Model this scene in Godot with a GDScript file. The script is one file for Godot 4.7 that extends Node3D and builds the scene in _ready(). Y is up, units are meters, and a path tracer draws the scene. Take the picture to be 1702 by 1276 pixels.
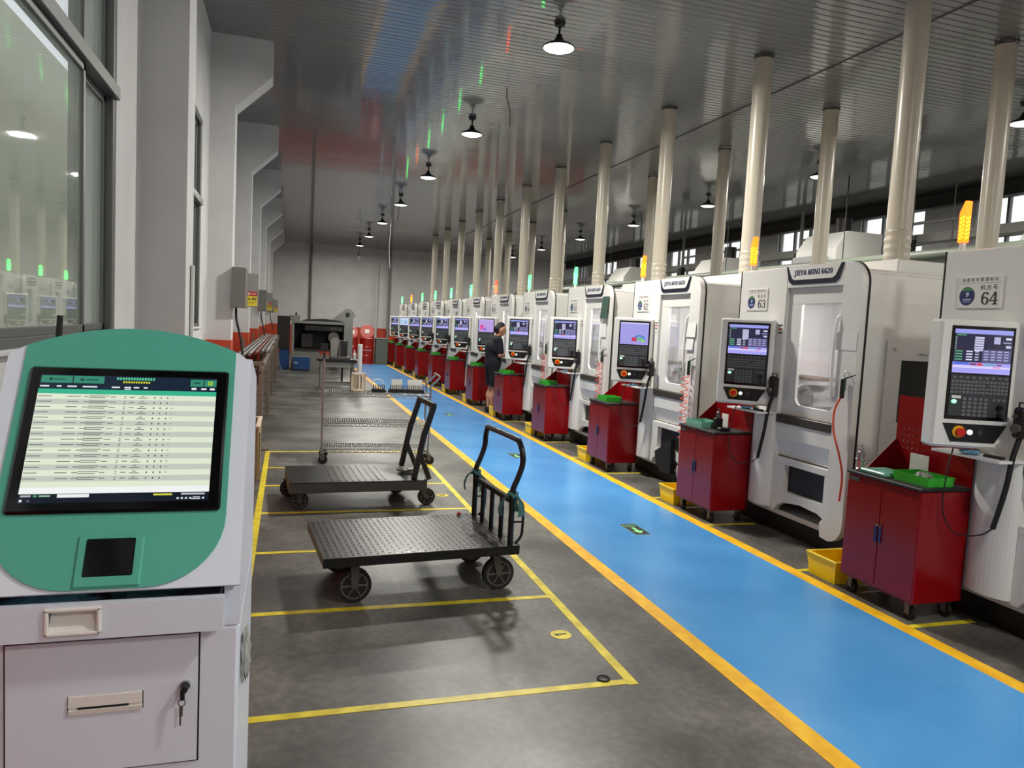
extends Node3D
# A machine shop: a row of machining centres along a blue walkway, a touch-screen kiosk, trolleys.
const CEIL := 4.77
const FRONT := 3.88        # front plane of the machine row
const PITCH := 2.14        # spacing of the machines
const FIRST := -3.6        # far edge of the first machine
const LAMP_Y := 4.5
var M := {}
var taken := {}

class B:
	var st := SurfaceTool.new()
	var t := Transform3D.IDENTITY
	func _init(tr := Transform3D.IDENTITY):
		t = tr
		st.begin(Mesh.PRIMITIVE_TRIANGLES)
	func v(p: Vector3, n: Vector3, uv: Vector2):
		st.set_normal((t.basis * n).normalized())
		st.set_uv(uv)
		st.add_vertex(t * p)
	func tri(a: Vector3, b: Vector3, c: Vector3, na: Vector3, nb := Vector3.ZERO, nc := Vector3.ZERO, ua := Vector2.ZERO, ub := Vector2.ZERO, uc := Vector2.ZERO):
		if nb == Vector3.ZERO: nb = na
		if nc == Vector3.ZERO: nc = na
		if (b - a).cross(c - a).dot(na + nb + nc) > 0.0:
			v(a, na, ua); v(c, nc, uc); v(b, nb, ub)
		else:
			v(a, na, ua); v(b, nb, ub); v(c, nc, uc)
	func quad(a: Vector3, b: Vector3, c: Vector3, d: Vector3, n: Vector3):   # uv: a lower left, b lower right, c upper right, d upper left
		tri(a, b, c, n, n, n, Vector2(0, 1), Vector2(1, 1), Vector2(1, 0))
		tri(a, c, d, n, n, n, Vector2(0, 1), Vector2(1, 0), Vector2(0, 0))
	func box(c: Vector3, s: Vector3, e := 0.0) -> B:
		var h := s * 0.5
		if e <= 0.0:
			for ax in 3:
				for sg in [-1.0, 1.0]:
					var n := Vector3.ZERO; n[ax] = sg
					var u := Vector3.ZERO; u[(ax + 1) % 3] = h[(ax + 1) % 3]
					var w := Vector3.ZERO; w[(ax + 2) % 3] = h[(ax + 2) % 3]
					var o: Vector3 = c + n * h[ax]
					quad(o - u - w, o + u - w, o + u + w, o - u + w, n)
			return self
		e = minf(e, minf(h.x, minf(h.y, h.z)) * 0.9)
		var pt := func(sx, sy, sz, ax):
			var p := Vector3(sx * (h.x - e), sy * (h.y - e), sz * (h.z - e))
			p[ax] += [sx, sy, sz][ax] * e
			return c + p
		for ax in 3:
			var a1: int = (ax + 1) % 3
			var a2: int = (ax + 2) % 3
			for sg in [-1.0, 1.0]:
				var n := Vector3.ZERO; n[ax] = sg
				var q := []
				for k in [[-1, -1], [1, -1], [1, 1], [-1, 1]]:
					var s3 := [0.0, 0.0, 0.0]; s3[ax] = sg; s3[a1] = float(k[0]); s3[a2] = float(k[1])
					q.append(pt.call(s3[0], s3[1], s3[2], ax))
				quad(q[0], q[1], q[2], q[3], n)
			for s1 in [-1.0, 1.0]:
				for s2 in [-1.0, 1.0]:
					var n := Vector3.ZERO; n[a1] = s1; n[a2] = s2
					var q := []
					for k in [[-1.0, a1], [1.0, a1], [1.0, a2], [-1.0, a2]]:
						var s3 := [0.0, 0.0, 0.0]; s3[ax] = k[0]; s3[a1] = s1; s3[a2] = s2
						q.append(pt.call(s3[0], s3[1], s3[2], k[1]))
					quad(q[0], q[1], q[2], q[3], n.normalized())
		for sx in [-1.0, 1.0]:
			for sy in [-1.0, 1.0]:
				for sz in [-1.0, 1.0]:
					tri(pt.call(sx, sy, sz, 0), pt.call(sx, sy, sz, 1), pt.call(sx, sy, sz, 2), Vector3(sx, sy, sz).normalized())
		return self
	func span(a: Vector3, b: Vector3, e := 0.0) -> B:
		return box((a + b) * 0.5, (b - a).abs(), e)
	func prism(poly: PackedVector2Array, o: Vector3, u: Vector3, w: Vector3, d: Vector3) -> B:
		var idx := Geometry2D.triangulate_polygon(poly)
		var dn := d.normalized()
		for i in range(0, idx.size(), 3):
			var p := []
			for k in 3: p.append(o + u * poly[idx[i + k]].x + w * poly[idx[i + k]].y)
			tri(p[0], p[1], p[2], -dn)
			tri(p[0] + d, p[1] + d, p[2] + d, dn)
		var area := 0.0
		for i in poly.size():
			area += poly[i].cross(poly[(i + 1) % poly.size()])
		for i in poly.size():
			var p0 := poly[i]; var p1 := poly[(i + 1) % poly.size()]
			var e2 := (p1 - p0)
			if e2.length() < 1e-6: continue
			var n2 := Vector2(e2.y, -e2.x).normalized() * signf(area)
			var n := (u.normalized() * n2.x + w.normalized() * n2.y).normalized()
			var a := o + u * p0.x + w * p0.y
			var b := o + u * p1.x + w * p1.y
			quad(a, b, b + d, a + d, n)
		return self
	func cyl(a: Vector3, b: Vector3, ra: float, rb := -1.0, n := 12, caps := true) -> B:
		if rb < 0.0: rb = ra
		var ax := (b - a).normalized()
		var u := ax.cross(Vector3.UP if absf(ax.y) < 0.9 else Vector3.RIGHT).normalized()
		var w := ax.cross(u)
		for i in n:
			var a0 := TAU * i / n; var a1 := TAU * (i + 1) / n
			var d0 := u * cos(a0) + w * sin(a0); var d1 := u * cos(a1) + w * sin(a1)
			tri(a + d0 * ra, a + d1 * ra, b + d1 * rb, d0, d1, d1)
			tri(a + d0 * ra, b + d1 * rb, b + d0 * rb, d0, d1, d0)
			if caps:
				tri(a, a + d0 * ra, a + d1 * ra, -ax)
				tri(b, b + d0 * rb, b + d1 * rb, ax)
		return self
	func tube(pts: Array, r: float, n := 8) -> B:
		var fr := []
		var up := Vector3.UP
		for i in pts.size():
			var d: Vector3 = (pts[mini(i + 1, pts.size() - 1)] - pts[maxi(i - 1, 0)]).normalized()
			var u := up - d * up.dot(d)
			if u.length() < 0.1: u = Vector3(0.7, 0.1, 0.7) - d * Vector3(0.7, 0.1, 0.7).dot(d)
			u = u.normalized(); up = u
			fr.append([u, d.cross(u)])
		for i in pts.size() - 1:
			for k in n:
				var c0 := TAU * k / n; var c1 := TAU * (k + 1) / n
				var n00: Vector3 = fr[i][0] * cos(c0) + fr[i][1] * sin(c0)
				var n01: Vector3 = fr[i][0] * cos(c1) + fr[i][1] * sin(c1)
				var n10: Vector3 = fr[i + 1][0] * cos(c0) + fr[i + 1][1] * sin(c0)
				var n11: Vector3 = fr[i + 1][0] * cos(c1) + fr[i + 1][1] * sin(c1)
				var p: Vector3 = pts[i]; var q: Vector3 = pts[i + 1]
				tri(p + n00 * r, p + n01 * r, q + n11 * r, n00, n01, n11)
				tri(p + n00 * r, q + n11 * r, q + n10 * r, n00, n11, n10)
		for e in [0, pts.size() - 1]:
			var dn: Vector3 = (pts[1] - pts[0]) * -1.0 if e == 0 else pts[-1] - pts[-2]
			for k in n:
				var c0 := TAU * k / n; var c1 := TAU * (k + 1) / n
				tri(pts[e], pts[e] + (fr[e][0] * cos(c0) + fr[e][1] * sin(c0)) * r, pts[e] + (fr[e][0] * cos(c1) + fr[e][1] * sin(c1)) * r, dn.normalized())
		return self
	func lathe(o: Vector3, prof: Array, n := 16) -> B:   # prof: [radius, height] from below upwards
		for j in prof.size() - 1:
			var r0: float = prof[j][0]; var y0: float = prof[j][1]
			var r1: float = prof[j + 1][0]; var y1: float = prof[j + 1][1]
			var sl := Vector2(y1 - y0, -(r1 - r0)).normalized()
			for i in n:
				var a0 := TAU * i / n; var a1 := TAU * (i + 1) / n
				var d0 := Vector3(cos(a0), 0, sin(a0)); var d1 := Vector3(cos(a1), 0, sin(a1))
				var n0 := d0 * sl.x + Vector3.UP * sl.y; var n1 := d1 * sl.x + Vector3.UP * sl.y
				var p00 := o + d0 * r0 + Vector3.UP * y0; var p01 := o + d1 * r0 + Vector3.UP * y0
				var p10 := o + d0 * r1 + Vector3.UP * y1; var p11 := o + d1 * r1 + Vector3.UP * y1
				if r0 > 1e-5: tri(p00, p01, p11, n0, n1, n1)
				if r1 > 1e-5: tri(p00, p11, p10, n0, n1, n0)
		return self
	func ball(c: Vector3, r: Vector3, n := 12) -> B:
		for j in n / 2:
			for i in n:
				var f := func(a, b):
					var la: float = PI * b / (n / 2) - PI / 2
					return Vector3(cos(la) * cos(TAU * a / n), sin(la), cos(la) * sin(TAU * a / n))
				var d := [f.call(i, j), f.call(i + 1, j), f.call(i + 1, j + 1), f.call(i, j + 1)]
				tri(c + d[0] * r, c + d[1] * r, c + d[2] * r, d[0], d[1], d[2])
				tri(c + d[0] * r, c + d[2] * r, c + d[3] * r, d[0], d[2], d[3])
		return self
	func mesh() -> ArrayMesh:
		return st.commit()

func numbered(n: String) -> String:
	var k: int = taken.get(n, 0)
	taken[n] = k + 1
	return n if k == 0 else "%s_%03d" % [n, k]

func part(called: String, mesh: Mesh, m: Material, parent: Node) -> MeshInstance3D:
	var o := MeshInstance3D.new()
	o.name = called; o.mesh = mesh; o.material_override = m
	parent.add_child(o, true)
	return o

func group_part(called: String, parent: Node, at := Vector3.ZERO) -> Node3D:
	var o := Node3D.new()
	o.name = called; o.position = at
	parent.add_child(o, true)
	return o

func tag(o: Node, label: String, category: String, group := "") -> Node:
	o.set_meta("label", label); o.set_meta("category", category)
	if group: o.set_meta("group", group)
	return o

func thing(called: String, label: String, category: String, at := Vector3.ZERO, group := "") -> Node3D:
	var o := Node3D.new()
	o.name = numbered(called); o.position = at
	add_child(o)
	tag(o, label, category, group)
	return o

func solo(called: String, mesh: Mesh, m: Material, label: String, category: String, at := Vector3.ZERO, group := "") -> MeshInstance3D:
	var o := part(numbered(called), mesh, m, self)
	o.position = at
	tag(o, label, category, group)
	return o

func structure(called: String, mesh: Mesh = null, m: Material = null) -> Node3D:
	var o: Node3D
	if mesh:
		o = part(called, mesh, m, self)
	else:
		o = Node3D.new(); o.name = called; add_child(o)
	o.set_meta("kind", "structure")
	return o

func mat(key: String, c: Color, rough := 0.5, metal := 0.0) -> StandardMaterial3D:
	var m := StandardMaterial3D.new()
	m.resource_name = key; m.albedo_color = c; m.roughness = rough; m.metallic = metal
	M[key] = m
	return m

func glow(key: String, c: Color, e: float) -> StandardMaterial3D:
	var m := mat(key, c, 0.4)
	m.emission_enabled = true; m.emission = c; m.emission_energy_multiplier = e
	return m

func noise_tex(seed_: int, freq: float, a: Color, b: Color, oct := 4, size := 512, lo := 0.25, hi := 0.75) -> NoiseTexture2D:
	var n := FastNoiseLite.new()
	n.seed = seed_; n.frequency = freq; n.fractal_octaves = oct; n.noise_type = FastNoiseLite.TYPE_SIMPLEX_SMOOTH
	var t := NoiseTexture2D.new()
	t.width = size; t.height = size; t.seamless = true; t.noise = n
	var g := Gradient.new()
	g.offsets = PackedFloat32Array([lo, hi]); g.colors = PackedColorArray([a, b])
	t.color_ramp = g
	return t

func worn(m: StandardMaterial3D, scale: float, tex: Texture2D, fine: Texture2D = null) -> StandardMaterial3D:
	m.albedo_texture = tex
	m.uv1_triplanar = true; m.uv1_world_triplanar = true
	m.uv1_scale = Vector3.ONE * scale
	if fine:
		m.detail_enabled = true; m.detail_albedo = fine
		m.detail_blend_mode = BaseMaterial3D.BLEND_MODE_MUL
		m.detail_uv_layer = BaseMaterial3D.DETAIL_UV_2
		m.uv2_triplanar = true; m.uv2_world_triplanar = true
		m.uv2_scale = Vector3.ONE * scale * 6.3
	return m

# ---------- drawing of flat print ----------
func seg(im: Image, a: Vector2, b: Vector2, w: float, c: Color):
	var n := int(maxf(1.0, a.distance_to(b) / maxf(0.5, w * 0.4)))
	for i in n + 1:
		var p := a.lerp(b, float(i) / n)
		im.fill_rect(Rect2i(int(p.x - w / 2), int(p.y - w / 2), int(ceilf(w)), int(ceilf(w))), c)

const GLYPH := {
	"ji": [0, 3, 4.5, 3, 2.2, 0, 2.2, 10, 2.2, 3.5, 0, 7, 2.4, 4, 4.2, 6, 5.5, 1, 5.5, 6, 5.5, 6, 4.6, 10, 5.5, 1, 8.5, 1, 8.5, 1, 8.5, 9, 8.5, 9, 10, 9.5, 10, 9.5, 10, 8],
	"tai": [5, 0, 2, 4, 2, 4, 8.5, 3.6, 7, 2.2, 9, 4.6, 2, 6, 8, 6, 2, 6, 2, 10, 8, 6, 8, 10, 2, 9.6, 8, 9.6],
	"hao": [2.5, 0.5, 7.5, 0.5, 2.5, 0.5, 2.5, 3.5, 7.5, 0.5, 7.5, 3.5, 2.5, 3.5, 7.5, 3.5, 0.5, 5, 9.5, 5, 3.3, 5, 3, 7, 3, 7, 8, 7, 8, 7, 7.6, 10, 7.6, 10, 6, 9.4],
	"she": [1, 1, 2, 2, 0.5, 4, 2, 4, 2, 4, 2, 9, 2, 9, 3.5, 8, 5, 1, 4.5, 4, 5, 1, 8, 1, 8, 1, 8, 3.5, 8, 3.5, 9.5, 3.5, 4.5, 5.5, 8.5, 5.5, 8.5, 5.5, 4.5, 10, 5, 6.5, 9.5, 10],
	"bei": [4, 0, 1, 3, 4, 1, 8, 1, 8, 1, 1, 5, 3, 2, 9.5, 5, 2, 6, 8, 6, 2, 6, 2, 10, 8, 6, 8, 10, 2, 8, 8, 8, 2, 10, 8, 10, 5, 6, 5, 10],
	"zhuang": [1, 1, 1.8, 3, 3, 0, 3, 10, 0.5, 7, 3, 5.5, 4, 3.5, 9.5, 3.5, 6.5, 0, 6.3, 5, 6.3, 5, 4, 10, 6.5, 5, 9.8, 10, 8, 1, 9, 2.2],
	"tai2": [1, 2, 9, 2, 5, 0, 1, 5.5, 5, 2, 9, 5.5, 4.5, 4, 5.5, 5, 1.5, 7, 1, 9, 3.5, 7, 3.5, 9.5, 3.5, 9.5, 7.5, 9.5, 7.5, 9.5, 7.8, 8, 9, 6.8, 9.6, 8.5],
	"guan": [2, 0, 1, 2, 2, 1, 4.5, 1, 6.5, 0, 5.5, 2, 6.5, 1, 9.5, 1, 1, 3, 9, 3, 1, 3, 1, 4.5, 9, 3, 9, 4.5, 2.5, 4.5, 7.5, 4.5, 7.5, 4.5, 7.5, 6.5, 2.5, 6.5, 7.5, 6.5, 2.5, 4.5, 2.5, 10, 2.5, 8, 7.5, 8, 7.5, 8, 7.5, 10, 2.5, 10, 7.5, 10],
	"li": [0.5, 1, 3.8, 1, 0.7, 4.5, 3.6, 4.5, 0.2, 8.5, 4, 7.5, 2.2, 1, 2.2, 8, 5, 0.5, 9.3, 0.5, 5, 0.5, 5, 5, 9.3, 0.5, 9.3, 5, 5, 5, 9.3, 5, 5, 2.8, 9.3, 2.8, 7.1, 0.5, 7.1, 9.6, 5, 7.2, 9.3, 7.2, 4.3, 9.6, 9.9, 9.6],
	"biao": [0, 3, 4.5, 3, 2.2, 0, 2.2, 10, 2.2, 3.5, 0, 7, 2.4, 4, 4.2, 6, 5.5, 1.5, 9.5, 1.5, 4.8, 4, 10, 4, 7.4, 4, 7.4, 9.5, 7.4, 9.5, 6.4, 9, 5.8, 6, 4.8, 8.5, 8.8, 6, 9.8, 8.5],
	"shi": [1, 1, 2, 2, 0.5, 4, 2, 4, 2, 4, 2, 9, 2, 9, 3.5, 8, 4.8, 1, 9, 1, 4.8, 1, 4.8, 5.5, 9, 1, 9, 5.5, 4.8, 5.5, 9, 5.5, 5.8, 7, 4.6, 10, 8, 7, 9.6, 10],
	"an": [5, 0, 5, 1, 1, 1.5, 9, 1.5, 1, 1.5, 0.8, 3, 9, 1.5, 9, 3, 4.5, 2.5, 2.5, 7, 2.5, 7, 8, 10, 7.5, 4, 3, 10, 0.5, 5, 9.5, 5],
	"quan": [5, 0, 0.5, 4, 5, 0, 9.5, 4, 2.5, 4.5, 7.5, 4.5, 5, 4.5, 5, 9.5, 3, 7, 7, 7, 1, 9.7, 9, 9.7],
	"chu": [5, 0, 5, 10, 1.5, 1.5, 1.5, 4.6, 1.5, 4.6, 8.5, 4.6, 8.5, 1.5, 8.5, 4.6, 0.8, 6, 0.8, 9.6, 0.8, 9.6, 9.2, 9.6, 9.2, 6, 9.2, 9.6],
	"kou": [1.5, 1.5, 8.5, 1.5, 1.5, 1.5, 1.5, 9, 8.5, 1.5, 8.5, 9, 1.5, 9, 8.5, 9],
}
func glyph(im: Image, key: String, at: Vector2, size: float, w: float, c: Color):
	var g: Array = GLYPH[key]
	for i in range(0, g.size(), 4):
		seg(im, at + Vector2(g[i], g[i + 1]) * size / 10.0, at + Vector2(g[i + 2], g[i + 3]) * size / 10.0, w, c)

func picture(key: String, im: Image, rough := 0.4, emit := 0.0) -> StandardMaterial3D:
	var m := mat(key, Color.WHITE, rough)
	var t := ImageTexture.create_from_image(im)
	if emit > 0.0:
		m.albedo_color = Color(0.02, 0.02, 0.02)
		m.emission_enabled = true; m.emission = Color.BLACK
		m.emission_texture = t; m.emission_energy_multiplier = emit
	else:
		m.albedo_texture = t
	return m

func text(s: String, h: float, bold := false, serif := false) -> TextMesh:
	var f := SystemFont.new()
	f.font_names = PackedStringArray(["Droid Serif" if serif else "Droid Sans"])
	if bold: f.font_weight = 700
	var t := TextMesh.new()
	t.font = f; t.text = s; t.font_size = 48; t.pixel_size = h / 36.0; t.depth = 0.002
	return t

func arc(c: Vector2, r: Vector2, a0: float, a1: float, n: int) -> Array:
	var out := []
	for i in n + 1:
		var a := lerpf(a0, a1, float(i) / n)
		out.append(c + Vector2(cos(a) * r.x, sin(a) * r.y))
	return out

func smooth_path(pts: Array, per := 6) -> Array:
	var c := Curve3D.new()
	for i in pts.size():
		var tan_: Vector3 = (pts[mini(i + 1, pts.size() - 1)] - pts[maxi(i - 1, 0)]) / 6.0
		c.add_point(pts[i], -tan_, tan_)
	var out := []
	for i in pts.size() - 1:
		for k in per: out.append(c.sample(i, float(k) / per))
	out.append(pts[-1])
	return out

func materials():
	var rnd_fine := noise_tex(3, 0.03, Color(0.86, 0.86, 0.86), Color(1, 1, 1), 5)
	worn(mat("concrete", Color(1, 1, 1), 0.44), 0.16, noise_tex(7, 0.008, Color(0.30, 0.295, 0.28), Color(0.46, 0.45, 0.425), 5, 1024, 0.22, 0.78), rnd_fine)
	M.concrete.roughness_texture = noise_tex(11, 0.012, Color(0.82, 0.82, 0.82), Color(1, 1, 1), 4)
	worn(mat("blue_paint", Color(1, 1, 1), 0.24), 0.3, noise_tex(21, 0.006, Color(0.285, 0.58, 0.825), Color(0.33, 0.62, 0.86), 4, 512), null)
	worn(mat("yellow_paint", Color(1, 1, 1), 0.4), 0.7, noise_tex(23, 0.03, Color(0.92, 0.68, 0.09), Color(0.98, 0.77, 0.16), 5, 256), null)
	worn(mat("yellow_tape", Color(1, 1, 1), 0.4), 0.9, noise_tex(25, 0.03, Color(0.80, 0.72, 0.12), Color(0.91, 0.84, 0.20), 5, 256), null)
	worn(mat("plaster", Color(1, 1, 1), 0.75), 0.25, noise_tex(31, 0.01, Color(0.775, 0.772, 0.77), Color(0.80, 0.797, 0.795), 3, 512), null)
	worn(mat("orange_band", Color(1, 1, 1), 0.6), 0.4, noise_tex(33, 0.02, Color(0.66, 0.22, 0.11), Color(0.76, 0.28, 0.14), 4, 256), null)
	mat("ceiling_sheet", Color(0.44, 0.445, 0.45), 0.4, 0.1)
	M.ceiling_sheet.clearcoat_enabled = true; M.ceiling_sheet.clearcoat = 1.0; M.ceiling_sheet.clearcoat_roughness = 0.005
	mat("slab", Color(0.5, 0.5, 0.5), 0.8)
	mat("outside_wall", Color(0.78, 0.78, 0.69), 0.9)
	mat("window_frame", Color(0.38, 0.39, 0.38), 0.4, 0.4)
	var g := mat("pane", Color(0.80, 0.86, 0.80, 0.18), 0.02); g.transparency = BaseMaterial3D.TRANSPARENCY_ALPHA
	g = mat("clear_pane", Color(0.9, 0.93, 0.93, 0.10), 0.02); g.transparency = BaseMaterial3D.TRANSPARENCY_ALPHA
	mat("machine_white", Color(0.86, 0.855, 0.835), 0.32)
	mat("machine_inner", Color(0.88, 0.87, 0.87), 0.4)
	mat("machine_grey", Color(0.62, 0.62, 0.62), 0.4)
	mat("sill", Color(0.22, 0.20, 0.185), 0.45)
	mat("black", Color(0.035, 0.035, 0.04), 0.4)
	mat("black_gloss", Color(0.02, 0.02, 0.025), 0.12)
	mat("dark_glass", Color(0.03, 0.03, 0.035), 0.08)
	mat("key_dark", Color(0.20, 0.21, 0.22), 0.45)
	mat("key_cap", Color(0.40, 0.41, 0.43), 0.5)
	mat("chrome", Color(0.75, 0.75, 0.76), 0.18, 1.0)
	mat("steel", Color(0.66, 0.66, 0.66), 0.28, 0.9)
	mat("dull_steel", Color(0.40, 0.39, 0.37), 0.45, 0.7)
	mat("red_paint", Color(0.52, 0.035, 0.065), 0.22)
	mat("mat_black", Color(0.09, 0.085, 0.08), 0.6)
	mat("rubber", Color(0.04, 0.04, 0.04), 0.7)
	mat("green_plastic", Color(0.20, 0.66, 0.17), 0.35)
	mat("mint_plastic", Color(0.45, 0.68, 0.60), 0.35)
	mat("yellow_plastic", Color(0.95, 0.82, 0.07), 0.35)
	mat("pipe_beige", Color(0.72, 0.69, 0.63), 0.3)
	mat("badge_navy", Color(0.05, 0.07, 0.16), 0.3)
	mat("ink", Color(0.06, 0.06, 0.07), 0.6)
	mat("ink_blue", Color(0.12, 0.15, 0.33), 0.6)
	mat("estop_red", Color(0.78, 0.10, 0.07), 0.3)
	mat("estop_yellow", Color(0.90, 0.65, 0.08), 0.4)
	mat("white_plastic", Color(0.86, 0.86, 0.85), 0.35)
	mat("kiosk_white", Color(0.87, 0.885, 0.935), 0.35)
	mat("kiosk_green", Color(0.32, 0.66, 0.58), 0.42)
	mat("cream", Color(0.89, 0.87, 0.85), 0.4)
	mat("inside_navy", Color(0.06, 0.085, 0.14), 0.5)
	mat("cart_black", Color(0.075, 0.07, 0.065), 0.34, 0.2)
	mat("cart_grey", Color(0.31, 0.30, 0.285), 0.45, 0.3)
	mat("tube_dark", Color(0.07, 0.08, 0.085), 0.25)
	mat("wheel_hub", Color(0.36, 0.345, 0.32), 0.5, 0.3)
	mat("wood", Color(0.62, 0.54, 0.42), 0.7)
	mat("pale_wood", Color(0.76, 0.71, 0.64), 0.7)
	mat("rack_brown", Color(0.42, 0.37, 0.32), 0.6)
	mat("box_grey", Color(0.42, 0.41, 0.39), 0.4)
	mat("dark_iron", Color(0.15, 0.14, 0.14), 0.5, 0.3)
	mat("mid_grey", Color(0.50, 0.50, 0.48), 0.5)
	mat("blue_box", Color(0.07, 0.27, 0.50), 0.4)
	mat("drum_red", Color(0.66, 0.10, 0.06), 0.35)
	mat("cover_pink", Color(0.72, 0.30, 0.27), 0.4)
	mat("cabinet_green_grey", Color(0.40, 0.43, 0.38), 0.5)
	mat("paper", Color(0.86, 0.86, 0.84), 0.8)
	mat("bag_clear", Color(0.70, 0.70, 0.67), 0.2)
	mat("cloth_blue", Color(0.40, 0.62, 0.72), 0.9)
	mat("dull_red", Color(0.42, 0.15, 0.12), 0.5)
	mat("cloth_teal", Color(0.28, 0.46, 0.46), 0.9)
	mat("orange_hose", Color(0.90, 0.36, 0.24), 0.4)
	mat("board_green", Color(0.15, 0.27, 0.22), 0.5)
	mat("skin", Color(0.74, 0.53, 0.42), 0.6)
	mat("navy_cloth", Color(0.045, 0.055, 0.10), 0.9)
	mat("black_cloth", Color(0.03, 0.03, 0.035), 0.9)
	mat("hair", Color(0.03, 0.027, 0.025), 0.6)
	mat("label_yellow", Color(0.88, 0.78, 0.12), 0.5)
	mat("label_red", Color(0.72, 0.14, 0.08), 0.5)
	mat("lamp_housing", Color(0.09, 0.09, 0.09), 0.5)
	glow("lamp_lens", Color(1.0, 0.99, 0.97), 1.6)
	glow("work_lamp", Color(1.0, 1.0, 1.0), 2.0)
	glow("tower_green", Color(0.24, 1.0, 0.38), 5.5)
	glow("tower_yellow", Color(1.0, 0.36, 0.03), 4.5)
	glow("tower_red", Color(1.0, 0.18, 0.13), 6.0)
	glow("led_green", Color(0.35, 1.0, 0.5), 9.0)
	glow("led_yellow", Color(1.0, 0.55, 0.08), 9.0)
	glow("led_red", Color(1.0, 0.4, 0.2), 9.0)
	glow("lamp_lens_bright", Color(1.0, 0.99, 0.97), 8.0)
	glow("button_white", Color(0.95, 0.97, 0.95), 0.8)
	glow("button_green", Color(0.65, 1.0, 0.80), 1.0)
	mat("tread_plate", Color(0.085, 0.08, 0.07), 0.32, 0.0)
	mat("tread_stud", Color(0.14, 0.135, 0.12), 0.16, 0.3)

func screens():
	var rng := RandomNumberGenerator.new(); rng.seed = 5
	# kiosk table
	var im := Image.create(700, 560, false, Image.FORMAT_RGB8)
	im.fill(Color(0.10, 0.15, 0.22))
	for b in [[4, 4, 118], [126, 4, 118], [590, 8, 54], [648, 8, 50]]:
		im.fill_rect(Rect2i(b[0], b[1], b[2], 34), Color(0.22, 0.55, 0.45))
	im.fill_rect(Rect2i(34, 14, 12, 12), Color(0.07, 0.25, 0.22)); im.fill_rect(Rect2i(50, 18, 44, 6), Color(0.12, 0.35, 0.3))
	im.fill_rect(Rect2i(152, 16, 14, 10), Color(0.07, 0.25, 0.22)); im.fill_rect(Rect2i(172, 18, 48, 6), Color(0.12, 0.35, 0.3))
	im.fill_rect(Rect2i(604, 20, 26, 8), Color(0.12, 0.35, 0.3))
	im.fill_rect(Rect2i(664, 16, 18, 18), Color(0.75, 0.85, 0.15)); im.fill_rect(Rect2i(669, 21, 8, 8), Color(0.22, 0.55, 0.45))
	for k in 14: im.fill_rect(Rect2i(292 + k * 11, 6, 8, 12), Color(0.35, 0.8, 0.62))
	for k in 11: im.fill_rect(Rect2i(318 + k * 10, 24, 7, 9), Color(0.85, 0.85, 0.2))
	for c in [[4, 34], [66, 18], [106, 36], [164, 56], [276, 32], [326, 26], [362, 22], [402, 16]]:
		im.fill_rect(Rect2i(c[0], 50, c[1], 7), Color(0.9, 0.93, 0.95))
	im.fill_rect(Rect2i(326, 60, 26, 4), Color(0.9, 0.93, 0.95))
	im.fill_rect(Rect2i(596, 48, 20, 10), Color(0.95, 0.95, 0.95)); im.fill_rect(Rect2i(636, 49, 22, 8), Color(0.95, 0.95, 0.95)); im.fill_rect(Rect2i(672, 48, 20, 10), Color(0.95, 0.95, 0.95))
	im.fill_rect(Rect2i(0, 66, 700, 22), Color(0.22, 0.72, 0.56))
	for r in 17:
		var y := 88 + r * 24
		var base := Color(0.90, 0.93, 0.84) if r % 2 == 0 else Color(0.78, 0.81, 0.76)
		im.fill_rect(Rect2i(0, y, 700, 24), base)
		if r == 16: break
		var ink := Color(0.36, 0.38, 0.36)
		for c in [[2, 52], [112, 50], [172, 26], [274, 28]]:
			im.fill_rect(Rect2i(c[0] + rng.randi_range(0, 4), y + 10, c[1] - rng.randi_range(0, 8), 3), ink)
		im.fill_rect(Rect2i(196, y + 6, 74, 3), ink); im.fill_rect(Rect2i(196, y + 14, 62, 3), ink)
		im.fill_rect(Rect2i(330, y + 7, 8, 3), ink); im.fill_rect(Rect2i(330, y + 15, 8, 3), ink)
		if rng.randf() > 0.3: im.fill_rect(Rect2i(352, y + 10, 20, 3), ink)
		im.fill_rect(Rect2i(396, y + 5, 14, 3), ink); im.fill_rect(Rect2i(386, y + 13, 36, 3), ink)
		for c in [448, 474, 500]: im.fill_rect(Rect2i(c, y + 9, 5, 6), Color(0.3, 0.22, 0.2))
		im.fill_rect(Rect2i(518, y + 10, 10, 3), Color(0.6, 0.62, 0.58))
	im.fill_rect(Rect2i(0, 496, 700, 26), Color(0.97, 0.98, 0.98))
	im.fill_rect(Rect2i(0, 522, 700, 38), Color(0.07, 0.10, 0.15))
	im.fill_rect(Rect2i(8, 526, 36, 8), Color(0.7, 0.72, 0.74)); im.fill_rect(Rect2i(52, 526, 14, 9), Color(0.3, 0.6, 0.4)); im.fill_rect(Rect2i(72, 527, 40, 7), Color(0.6, 0.75, 0.65))
	im.fill_rect(Rect2i(136, 524, 114, 14), Color(0.95, 0.96, 0.96))
	im.fill_rect(Rect2i(486, 527, 72, 8), Color(0.85, 0.85, 0.3)); im.fill_rect(Rect2i(592, 526, 92, 8), Color(0.75, 0.76, 0.78))
	im.fill_rect(Rect2i(6, 544, 10, 10), Color(0.9, 0.9, 0.9)); im.fill_rect(Rect2i(32, 545, 10, 9), Color(0.35, 0.35, 0.45))
	for c in [576, 592, 608, 624, 674]: im.fill_rect(Rect2i(c, 544, 9, 8), Color(0.85, 0.86, 0.88))
	im.fill_rect(Rect2i(638, 542, 28, 4), Color(0.85, 0.86, 0.88)); im.fill_rect(Rect2i(632, 549, 36, 4), Color(0.85, 0.86, 0.88))
	picture("kiosk_screen", im, 0.15, 0.95)
	# control screens
	var white := Color(0.86, 0.86, 0.95)
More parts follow.
